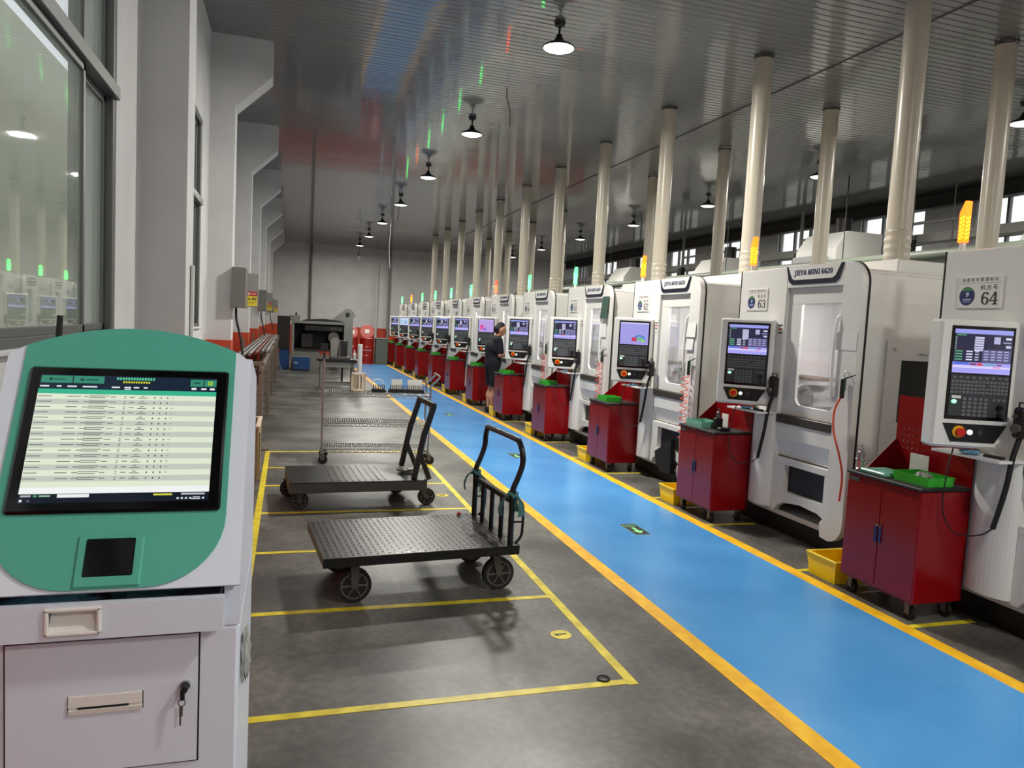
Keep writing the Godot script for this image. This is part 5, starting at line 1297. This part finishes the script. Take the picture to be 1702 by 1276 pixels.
	solo("ceiling_wire", B.new().tube(smooth_path([Vector3(-0.25, -0.01, 0), Vector3(0, -0.02, 0), Vector3(0.05, -0.4, 0.0), Vector3(0.02, -1.0, 0), Vector3(0.06, -1.62, 0.0)], 4), 0.012, 6).mesh(), M.white_plastic, "long white cable hanging from the ceiling toward the far wall", "wire", Vector3(2.75, CEIL - 0.004, -22.0))
	solo("ceiling_wire", B.new().tube(smooth_path([Vector3(0, 0, 0), Vector3(0.02, -0.4, 0), Vector3(-0.02, -0.75, 0.02)], 4), 0.006, 6).mesh(), M.rubber, "thin black wire hanging beside the long white cable", "wire", Vector3(2.45, CEIL - 0.004, -18.0))
	t = thing("pendant_bulb", "bare bulb holder hanging on a cord by the far wall", "lamp", Vector3(2.5, CEIL, -28.9))
	part("cord", B.new().cyl(Vector3.ZERO, Vector3(0, -0.62, 0), 0.008, -1, 6).mesh(), M.rubber, t)
	part("holder", B.new().cyl(Vector3(0, -0.62, 0), Vector3(0, -0.76, 0), 0.04, 0.06, 10).mesh(), M.black, t)
	part("bulb", B.new().ball(Vector3(0, -0.81, 0), Vector3(0.05, 0.06, 0.05), 10).mesh(), M.pane, t)
	solo("ceiling_conduit", B.new().cyl(Vector3(0, 0, 0), Vector3(0, 0, -30), 0.006, -1, 8).mesh(), M.dark_iron, "thin dark conduit running along the ceiling over the machines", "conduit", Vector3(5.88, CEIL - 0.008, 1.5))

# ---------------- hall behind the machines ----------------
func back_hall():
	var b := B.new()
	b.span(Vector3(-0.10, 0.0, 3.0), Vector3(0.10, 0.02, -32.8)); b.span(Vector3(-0.01, 0.02, 3.0), Vector3(0.01, 0.28, -32.8)); b.span(Vector3(-0.10, 0.28, 3.0), Vector3(0.10, 0.30, -32.8))
	solo("crane_beam", b.mesh(), M.dark_iron, "black steel beam under the ceiling of the back hall", "beam", Vector3(12.5, 4.45, 0))
	var t := thing("cable_tray", "grey cable tray running through the back hall below the beam", "cable tray", Vector3(12.2, 3.70, -14.9))
	part("tray", B.new().span(Vector3(-0.15, 0, 17.5), Vector3(0.15, 0.02, -17.5)).span(Vector3(-0.15, 0.02, 17.5), Vector3(-0.14, 0.17, -17.5)).span(Vector3(0.14, 0.02, 17.5), Vector3(0.15, 0.17, -17.5)).mesh(), M.mid_grey, t)
	for i in 9: part("hanger", B.new().cyl(Vector3(-0.16, 0, 15.5 - i * 3.9), Vector3(-0.16, CEIL - 3.70 - 0.01, 15.5 - i * 3.9), 0.012, -1, 6).mesh(), M.mid_grey, t)
	t = thing("air_duct", "thick grey green air pipe running behind the exhaust pipes", "pipe", Vector3(10.0, 3.12, -14.9))
	part("duct", B.new().cyl(Vector3(0, 0, 17.0), Vector3(0, 0, -17.5), 0.09, -1, 14).mesh(), M.cabinet_green_grey, t)
	for i in 9: part("hanger", B.new().cyl(Vector3(0, 0.085, 15.0 - i * 3.9), Vector3(0, CEIL - 3.12 - 0.01, 15.0 - i * 3.9), 0.01, -1, 6).mesh(), M.dark_iron, t)
	for z in [-3.2, -6.0, -9.1, -11.9, -15.2, -18.9, -20.8]:
		t = thing("drop_pipe", "grey vertical service pipe under the cable tray in the back hall", "pipe", Vector3(11.85, 0, z), "service pipes in the back hall")
		part("tube", B.new().cyl(Vector3.ZERO, Vector3(0, CEIL - 0.01, 0), 0.045, -1, 10).mesh(), M.mid_grey, t)
		part("valve_box", B.new().box(Vector3(-0.06, 3.55, 0.05), Vector3(0.16, 0.36, 0.22), 0.01).mesh(), M.dark_iron, t)
		part("branch", B.new().cyl(Vector3(0, 4.05, 0), Vector3(0, 4.05, 1.4), 0.03, -1, 8).mesh(), M.mid_grey, t)
	for s in [[10.9, -12.8, 3.85, 1.1], [11.3, -17.5, 3.7, 1.3], [11.2, -8.2, 3.5, 0.9], [11.2, -23.0, 3.8, 1.2]]:
		t = thing("tall_machine", "tall white machine column in the back hall behind the exhaust pipes", "machine", Vector3(s[0], 0, s[1]), "tall machines in the back hall")
		part("column", B.new().prism(PackedVector2Array([Vector2(-s[3] / 2, 0), Vector2(s[3] / 2, 0), Vector2(s[3] / 2, s[2]), Vector2(-s[3] / 2 + 0.25, s[2]), Vector2(-s[3] / 2, s[2] - 0.35)]), Vector3(0, 0, -0.6), Vector3.RIGHT, Vector3.UP, Vector3(0, 0, 1.2)).mesh(), M.machine_white, t)
		part("head", B.new().span(Vector3(-s[3] / 2 - 0.25, s[2] - 1.1, 0.4), Vector3(-s[3] / 2, s[2] - 0.5, -0.4), 0.02).mesh(), M.machine_grey, t)
		part("motor", B.new().cyl(Vector3(0.1, s[2], 0), Vector3(0.1, s[2] + 0.35, 0), 0.16, -1, 14).mesh(), M.dark_iron, t)

# ---------------- items on and about the machines ----------------
func cabinet_items():
	var rng := RandomNumberGenerator.new(); rng.seed = 17
	var top := 0.7951
	var tray := B.new(); open_box(tray, Vector3.ZERO, Vector3(0.20, 0.055, 0.27), 0.005, 0.92)
	var tm := tray.mesh()
	for k in 12:
		var zl := FIRST - PITCH * k
		var who: String = WHO[k]
		if k == 1:
			solo("mint_tray", tm, M.mint_plastic, "mint green plastic tray on the tool cabinet at machine sixty-three", "tray", Vector3(3.60, top, zl - 0.02))
			continue
		solo("green_tray", tm, M.green_plastic, "bright green plastic tray on the tool cabinet at %s" % who, "tray", Vector3(3.66 if k == 0 else 3.62, top, zl + (0.19 if k == 0 else 0.05)), "green trays on the cabinets")
	# machine 64's cabinet
	var z := FIRST
	solo("mint_tray", B.new().box(Vector3(0, 0.012, 0), Vector3(0.20, 0.024, 0.20), 0.006).mesh(), M.mint_plastic, "flat mint green tray lying beside the bright green tray", "tray", Vector3(3.62, top, z - 0.065))
	var t := thing("tool_holder", "upright chromed tool holder on the tool cabinet at machine sixty-four", "tool", Vector3(3.54, top, z - 0.185))
	part("flange", B.new().lathe(Vector3.ZERO, [[0, 0], [0.028, 0], [0.028, 0.012], [0.02, 0.02], [0.018, 0.06], [0.024, 0.062], [0.024, 0.075], [0.0, 0.075]], 16).mesh(), M.chrome, t)
	part("taper", B.new().lathe(Vector3.ZERO, [[0.0, 0.075], [0.020, 0.075], [0.020, 0.12], [0.014, 0.125], [0.012, 0.145], [0.006, 0.15], [0.006, 0.165], [0, 0.165]], 16).mesh(), M.steel, t)
	part("cross_pin", B.new().cyl(Vector3(0, 0.07, -0.045), Vector3(0, 0.07, 0.045), 0.004, -1, 8).mesh(), M.steel, t)
	solo("note_card", B.new().box(Vector3(0, 0.07, 0), Vector3(0.004, 0.14, 0.14)).mesh(), M.paper, "white paper card leaning on the red pegboard at machine sixty-four", "card", Vector3(3.80, top, z + 0.02))
	solo("wipe_rag", lump(0.045, Vector3(1.0, 0.6, 1.3), rng), M.mid_grey, "crumpled grey wipe in the bright green tray", "rag", Vector3(3.66, top + 0.0055, z + 0.20))
	# machine 63's cabinet
	z = FIRST - PITCH
	t = thing("tool_block", "black tool clamping block on the tool cabinet at machine sixty-three", "tool", Vector3(3.63, top, z + 0.17))
	part("block", B.new().box(Vector3(0, 0.05, 0), Vector3(0.07, 0.10, 0.05), 0.004).mesh(), M.black, t)
	part("holder", B.new().lathe(Vector3(0, 0.10, 0), [[0, 0], [0.02, 0], [0.018, 0.05], [0.008, 0.06], [0.008, 0.085], [0, 0.085]], 12).mesh(), M.dull_steel, t)
	solo("note_card", B.new().box(Vector3(0, 0.06, 0), Vector3(0.004, 0.12, 0.10)).mesh(), M.paper, "white paper card leaning on the red pegboard at machine sixty-three", "card", Vector3(3.80, top, z + 0.02))
	solo("tool_pouch", B.new().span(Vector3(-0.05, 0, -0.03), Vector3(0.05, 0.03, 0.03), 0.006).mesh(), M.black, "small black pouch on the tool cabinet at machine sixty-three", "pouch", Vector3(3.62, top, z + 0.28))
	# rags and tools on the console shelves
	var sh := ["sixty-four", "sixty-three", "sixty-two", "sixty-one"]
	for k in 4:
		var zl := FIRST - PITCH * k
		solo("blue_rag", lump(0.035, Vector3(1.3, 0.34, 1.6), rng), M.cloth_blue, "crumpled light blue rag on the console shelf of machine %s" % sh[k], "rag", Vector3(FRONT - 0.145, 1.0102, zl + 0.42))
		solo("hand_tool", B.new().box(Vector3(0, 0.008, 0), Vector3(0.03, 0.016, 0.12), 0.005).mesh(), M.dark_iron, "dark hand tool on the console shelf of machine %s" % sh[k], "tool", Vector3(FRONT - 0.12, 1.0102, zl + 0.55))
	# air guns with hoses on the near door stile
	for k: int in [1, 2, 3, 4]:
		var zl := FIRST - PITCH * k
		var who: String = WHO[k]
		var g := thing("air_gun", "air gun with %s hose hanging on %s" % ["straight orange" if k == 1 else "coiled pink", who], "air gun", Vector3(FRONT - 0.02, 1.26, zl + 1.40))
		part("grip", B.new().box(Vector3(-0.012, 0.02, -0.01), Vector3(0.025, 0.15, 0.035), 0.008).mesh(), M.black, g)
		part("trigger", B.new().box(Vector3(-0.02, 0.05, 0.02), Vector3(0.014, 0.10, 0.014), 0.004).mesh(), M.board_green, g)
		part("nozzle", B.new().cyl(Vector3(-0.012, 0.09, 0.0), Vector3(-0.012, 0.125, 0.11), 0.007, 0.004, 8).mesh(), M.black, g)
		part("hook", B.new().tube([Vector3(0.012, 0.14, 0), Vector3(-0.01, 0.14, 0), Vector3(-0.015, 0.10, 0)], 0.005, 6).mesh(), M.chrome, g)
		var pts := []
		if k == 1:
			pts = smooth_path([Vector3(-0.012, -0.05, -0.02), Vector3(-0.03, -0.15, -0.05), Vector3(-0.03, -0.30, -0.04), Vector3(-0.02, -0.48, 0.03), Vector3(-0.01, -0.62, 0.06), Vector3(0.0, -0.80, 0.04)], 6)
		else:
			for i in 121:
				var a := i * 0.52
				pts.append(Vector3(-0.045 + 0.03 * cos(a), -0.05 - i * 0.0055, -0.01 + 0.045 * sin(a)))
		part("hose", B.new().tube(pts, 0.008 if k == 1 else 0.005, 6).mesh(), M.orange_hose, g)
	solo("paper_sheet", B.new().span(Vector3(-0.003, -0.065, -0.10), Vector3(0, 0.065, 0.10)).mesh(), M.paper, "paper label taped to the door stile of machine sixty-three", "paper", Vector3(FRONT - 0.0045, 1.62, FIRST - PITCH + 1.36))
	for s in [[1.66, 0.0], [1.53, -0.03]]:
		var ps := solo("paper_sheet", B.new().span(Vector3(-0.003, -0.07, -0.10), Vector3(0, 0.07, 0.10)).mesh(), M.paper, "paper sheet hanging on the door stile of machine sixty-two", "paper", Vector3(FRONT - 0.012, s[0], FIRST - PITCH * 2 + 1.34 + s[1]), "papers on machine sixty-two")
		ps.rotation.z = deg_to_rad(-4.0)
	var gb := solo("clip_board", B.new().box(Vector3.ZERO, Vector3(0.006, 0.28, 0.20), 0.002).mesh(), M.board_green, "dark green clipboard hanging beside the door of machine sixty-one", "clipboard", Vector3(FRONT - 0.03, 1.91, FIRST - PITCH * 3 + 1.38))
	gb.rotation.z = deg_to_rad(-6.0)
	solo("paper_sheet", B.new().span(Vector3(-0.003, -0.09, -0.08), Vector3(0, 0.09, 0.08)).mesh(), M.paper, "paper sheet hanging under the clipboard of machine sixty-one", "paper", Vector3(FRONT - 0.012, 1.62, FIRST - PITCH * 3 + 1.34))
	var bagm := B.new()
	bagm.prism(PackedVector2Array([Vector2(-0.02, 0.34), Vector2(0.32, 0.52), Vector2(0.34, 0.16), Vector2(0.14, 0.14), Vector2(0.02, 0.22)]), Vector3(0, 0, 0), Vector3(0, 0, 1), Vector3.UP, Vector3(0.05, 0, 0.0))
	solo("black_cloth", bagm.mesh(), M.black_cloth, "black cloth draped out of the chip opening of machine sixty-two", "cloth", Vector3(FRONT - 0.055, 0.0, FIRST - PITCH * 2 + 0.86))

# ---------------- worker ----------------
func capsule(p: Vector3, a: Vector3, b: Vector3, ra: float, rb: float) -> float:
	var ab := b - a
	var h := clampf((p - a).dot(ab) / maxf(ab.length_squared(), 1e-9), 0.0, 1.0)
	return p.distance_to(a + ab * h) - lerpf(ra, rb, h)

func blob(bones: Array, cell: float, soft: float, cut_lo := -1e9, cut_hi := 1e9) -> ArrayMesh:
	var lo := Vector3.ONE * 1e9; var hi := -lo
	for b in bones:
		for i in 2:
			lo = lo.min(b[i] - Vector3.ONE * b[2 + i]); hi = hi.max(b[i] + Vector3.ONE * b[2 + i])
	lo -= Vector3.ONE * cell * 2; hi += Vector3.ONE * cell * 2
	var n := Vector3i(((hi - lo) / cell).ceil()) + Vector3i.ONE
	var f := PackedFloat32Array(); f.resize(n.x * n.y * n.z); f.fill(1.0)
	for b in bones:                                    # visit only cells near each bone
		var r: float = maxf(b[2], b[3]) + soft * 2 + cell * 2
		var bl: Vector3 = b[0].min(b[1]) - Vector3.ONE * r; var bh: Vector3 = b[0].max(b[1]) + Vector3.ONE * r
		var i0 := Vector3i(((bl - lo) / cell).floor()).clamp(Vector3i.ZERO, n - Vector3i.ONE)
		var i1 := Vector3i(((bh - lo) / cell).ceil()).clamp(Vector3i.ZERO, n - Vector3i.ONE)
		for z in range(i0.z, i1.z + 1):
			for y in range(i0.y, i1.y + 1):
				for x in range(i0.x, i1.x + 1):
					var p := lo + Vector3(x, y, z) * cell
					var d := capsule(p, b[0], b[1], b[2], b[3])
					var k := (z * n.y + y) * n.x + x
					var o := f[k]
					var h := maxf(soft - absf(d - o), 0.0) / soft
					f[k] = minf(d, o) - h * h * soft * 0.25
	for y in n.y:
		var yy := lo.y + y * cell
		var c := maxf(cut_lo - yy, yy - cut_hi)
		if c > -cell * 2:
			for z in n.z:
				for x in n.x:
					var k := (z * n.y + y) * n.x + x
					f[k] = maxf(f[k], c)
	var id := {}
	var vs := []
	var off := [Vector3i(0, 0, 0), Vector3i(1, 0, 0), Vector3i(0, 1, 0), Vector3i(1, 1, 0), Vector3i(0, 0, 1), Vector3i(1, 0, 1), Vector3i(0, 1, 1), Vector3i(1, 1, 1)]
	var es := [[0, 1], [2, 3], [4, 5], [6, 7], [0, 2], [1, 3], [4, 6], [5, 7], [0, 4], [1, 5], [2, 6], [3, 7]]
	for z in n.z - 1:
		for y in n.y - 1:
			for x in n.x - 1:
				var g := []
				var s := 0
				for o in off:
					var val := f[((z + o.z) * n.y + y + o.y) * n.x + x + o.x]
					g.append(val); s += 1 if val < 0.0 else 0
				if s == 0 or s == 8: continue
				var sum := Vector3.ZERO; var c := 0
				for e in es:
					var a: float = g[e[0]]; var b: float = g[e[1]]
					if (a < 0.0) != (b < 0.0):
						sum += Vector3(off[e[0]]).lerp(Vector3(off[e[1]]), a / (a - b)); c += 1
				id[Vector3i(x, y, z)] = vs.size()
				vs.append(lo + (Vector3(x, y, z) + sum / c) * cell)
	var nrm := []
	for p in vs:
		var q: Vector3 = (p - lo) / cell
		var at := func(w: Vector3) -> float:
			var i := Vector3i(w.round()).clamp(Vector3i.ZERO, n - Vector3i.ONE)
			return f[(i.z * n.y + i.y) * n.x + i.x]
		nrm.append(Vector3(at.call(q + Vector3(1, 0, 0)) - at.call(q - Vector3(1, 0, 0)), at.call(q + Vector3(0, 1, 0)) - at.call(q - Vector3(0, 1, 0)), at.call(q + Vector3(0, 0, 1)) - at.call(q - Vector3(0, 0, 1))).normalized())
	var bd := B.new()
	for key in id:
		var x: int = key.x; var y: int = key.y; var z: int = key.z
		for ax in 3:
			var d := Vector3i.ZERO; d[ax] = 1
			var u := Vector3i.ZERO; u[(ax + 1) % 3] = 1
			var w := Vector3i.ZERO; w[(ax + 2) % 3] = 1
			var v0 := f[(z * n.y + y) * n.x + x]; var v1 := f[((z + d.z) * n.y + y + d.y) * n.x + x + d.x]
			if (v0 < 0.0) == (v1 < 0.0): continue
			var q := [id.get(key, -1), id.get(key - u, -1), id.get(key - u - w, -1), id.get(key - w, -1)]
			if q.has(-1): continue
			bd.tri(vs[q[0]], vs[q[1]], vs[q[2]], nrm[q[0]], nrm[q[1]], nrm[q[2]])
			bd.tri(vs[q[0]], vs[q[2]], vs[q[3]], nrm[q[0]], nrm[q[2]], nrm[q[3]])
	return bd.mesh()

func worker():
	var t := thing("person", "person in navy polo shirt and black shorts bending over a console", "person", Vector3(3.59, 0, -12.91))
	t.rotation.y = deg_to_rad(4.0)
	# local frame: +x forward, +z the right hand side
	var sk := []
	sk.append([Vector3(0.0, 0.92, 0), Vector3(0.0, 1.22, 0), 0.12, 0.13])
	sk.append([Vector3(0.0, 1.20, -0.1), Vector3(0.0, 1.20, 0.1), 0.10, 0.10])
	sk.append([Vector3(0.03, 1.34, -0.12), Vector3(0.03, 1.34, 0.12), 0.07, 0.07])
	sk.append([Vector3(0.05, 1.36, 0), Vector3(0.10, 1.46, 0), 0.058, 0.052])
	sk.append([Vector3(0.10, 1.53, 0), Vector3(0.13, 1.57, 0), 0.085, 0.088])
	sk.append([Vector3(0.16, 1.47, 0), Vector3(0.17, 1.53, 0), 0.045, 0.055])
	sk.append([Vector3(0.225, 1.515, 0), Vector3(0.235, 1.495, 0), 0.010, 0.016])
	for s in [-1.0, 1.0]:
		sk.append([Vector3(0.105, 1.535, s * 0.088), Vector3(0.10, 1.51, s * 0.088), 0.022, 0.014])
		sk.append([Vector3(0.0, 0.88, s * 0.09), Vector3(0.03, 0.48, s * 0.095), 0.088, 0.056])
		sk.append([Vector3(0.03, 0.48, s * 0.095), Vector3(-0.005, 0.32, s * 0.098), 0.054, 0.058])
		sk.append([Vector3(-0.005, 0.32, s * 0.098), Vector3(-0.01, 0.09, s * 0.10), 0.056, 0.036])
		sk.append([Vector3(-0.02, 0.05, s * 0.10), Vector3(0.05, 0.05, s * 0.11), 0.04, 0.04])
		var el := Vector3(0.06, 1.08, 0.225) if s > 0 else Vector3(0.0, 1.08, -0.225)
		sk.append([Vector3(0.03, 1.34, s * 0.18), el, 0.054, 0.043])
		var w := Vector3(0.29, 1.13, 0.225) if s > 0 else Vector3(0.08, 0.86, -0.21)
		sk.append([el, w, 0.042, 0.028])
		var hb := Basis.IDENTITY if s > 0 else Basis(Vector3(0, 0, 1), deg_to_rad(-65.0))   # the left hand hangs down
		sk.append([w, w + hb * Vector3(0.06, 0.005, -s * 0.01), 0.026, 0.024])
		sk.append([w + hb * Vector3(0.06, 0.005, -s * 0.028), w + hb * Vector3(0.062, 0.005, s * 0.02), 0.016, 0.014])
		for i in 4:
			var o := Vector3(0.065, 0.006, s * (0.026 - i * 0.0175))
			var ln: float = [0.028, 0.036, 0.040, 0.034][i]
			sk.append([w + hb * o, w + hb * (o + Vector3(ln, -0.006, 0)), 0.009, 0.0085]); sk.append([w + hb * (o + Vector3(ln, -0.006, 0)), w + hb * (o + Vector3(ln + 0.016, -0.030, 0)), 0.0085, 0.0075])
		sk.append([w + hb * Vector3(0.02, 0.01, -s * 0.022), w + hb * Vector3(0.06, 0.018, -s * 0.05), 0.012, 0.009])
	part("body", blob(sk, 0.011, 0.03), M.skin, t)
	var shirt := [[Vector3(0.0, 0.90, 0), Vector3(0.0, 1.20, 0), 0.150, 0.150], [Vector3(0.0, 0.92, -0.06), Vector3(0.0, 0.92, 0.06), 0.135, 0.135], [Vector3(0.0, 1.20, -0.09), Vector3(0.0, 1.20, 0.09), 0.125, 0.125], [Vector3(0.03, 1.335, -0.13), Vector3(0.03, 1.335, 0.13), 0.085, 0.085], [Vector3(0.05, 1.36, 0), Vector3(0.075, 1.42, 0), 0.075, 0.066]]
	for s in [-1.0, 1.0]: shirt.append([Vector3(0.03, 1.34, s * 0.18), Vector3(0.055 if s > 0 else 0.008, 1.14, s * 0.218), 0.072, 0.066])
	part("polo_shirt", blob(shirt, 0.012, 0.03, 0.80, 1.43), M.navy_cloth, t)
	var sh := [[Vector3(0.0, 0.93, -0.06), Vector3(0.0, 0.93, 0.06), 0.125, 0.125]]
	for s in [-1.0, 1.0]: sh.append([Vector3(0.0, 0.88, s * 0.085), Vector3(0.025, 0.50, s * 0.10), 0.112, 0.098])
	part("shorts", blob(sh, 0.012, 0.03, 0.50, 1.0), M.black_cloth, t)
	var hr := [[Vector3(0.075, 1.545, 0), Vector3(0.12, 1.595, 0), 0.083, 0.086], [Vector3(0.06, 1.50, 0), Vector3(0.07, 1.54, 0), 0.06, 0.07]]
	part("hair", blob(hr, 0.009, 0.02, 1.475, 2.0), M.hair, t)
	for s in [-1.0, 1.0]: part("eye", B.new().ball(Vector3(0.218, 1.535, s * 0.032), Vector3(0.006, 0.006, 0.009), 8).mesh(), M.ink, t)
	part("mouth", B.new().box(Vector3(0.214, 1.470, 0), Vector3(0.006, 0.006, 0.040), 0.002).mesh(), M.cover_pink, t)
	for s in [-1.0, 1.0]: part("shoe", blob([[Vector3(-0.03, 0.052, s * 0.10), Vector3(0.03, 0.052, s * 0.105), 0.052, 0.05], [Vector3(0.03, 0.046, s * 0.105), Vector3(0.16, 0.040, s * 0.12), 0.046, 0.038], [Vector3(-0.02, 0.09, s * 0.10), Vector3(-0.01, 0.09, s * 0.10), 0.045, 0.045]], 0.009, 0.02, 0.0, 0.12), M.black, t)
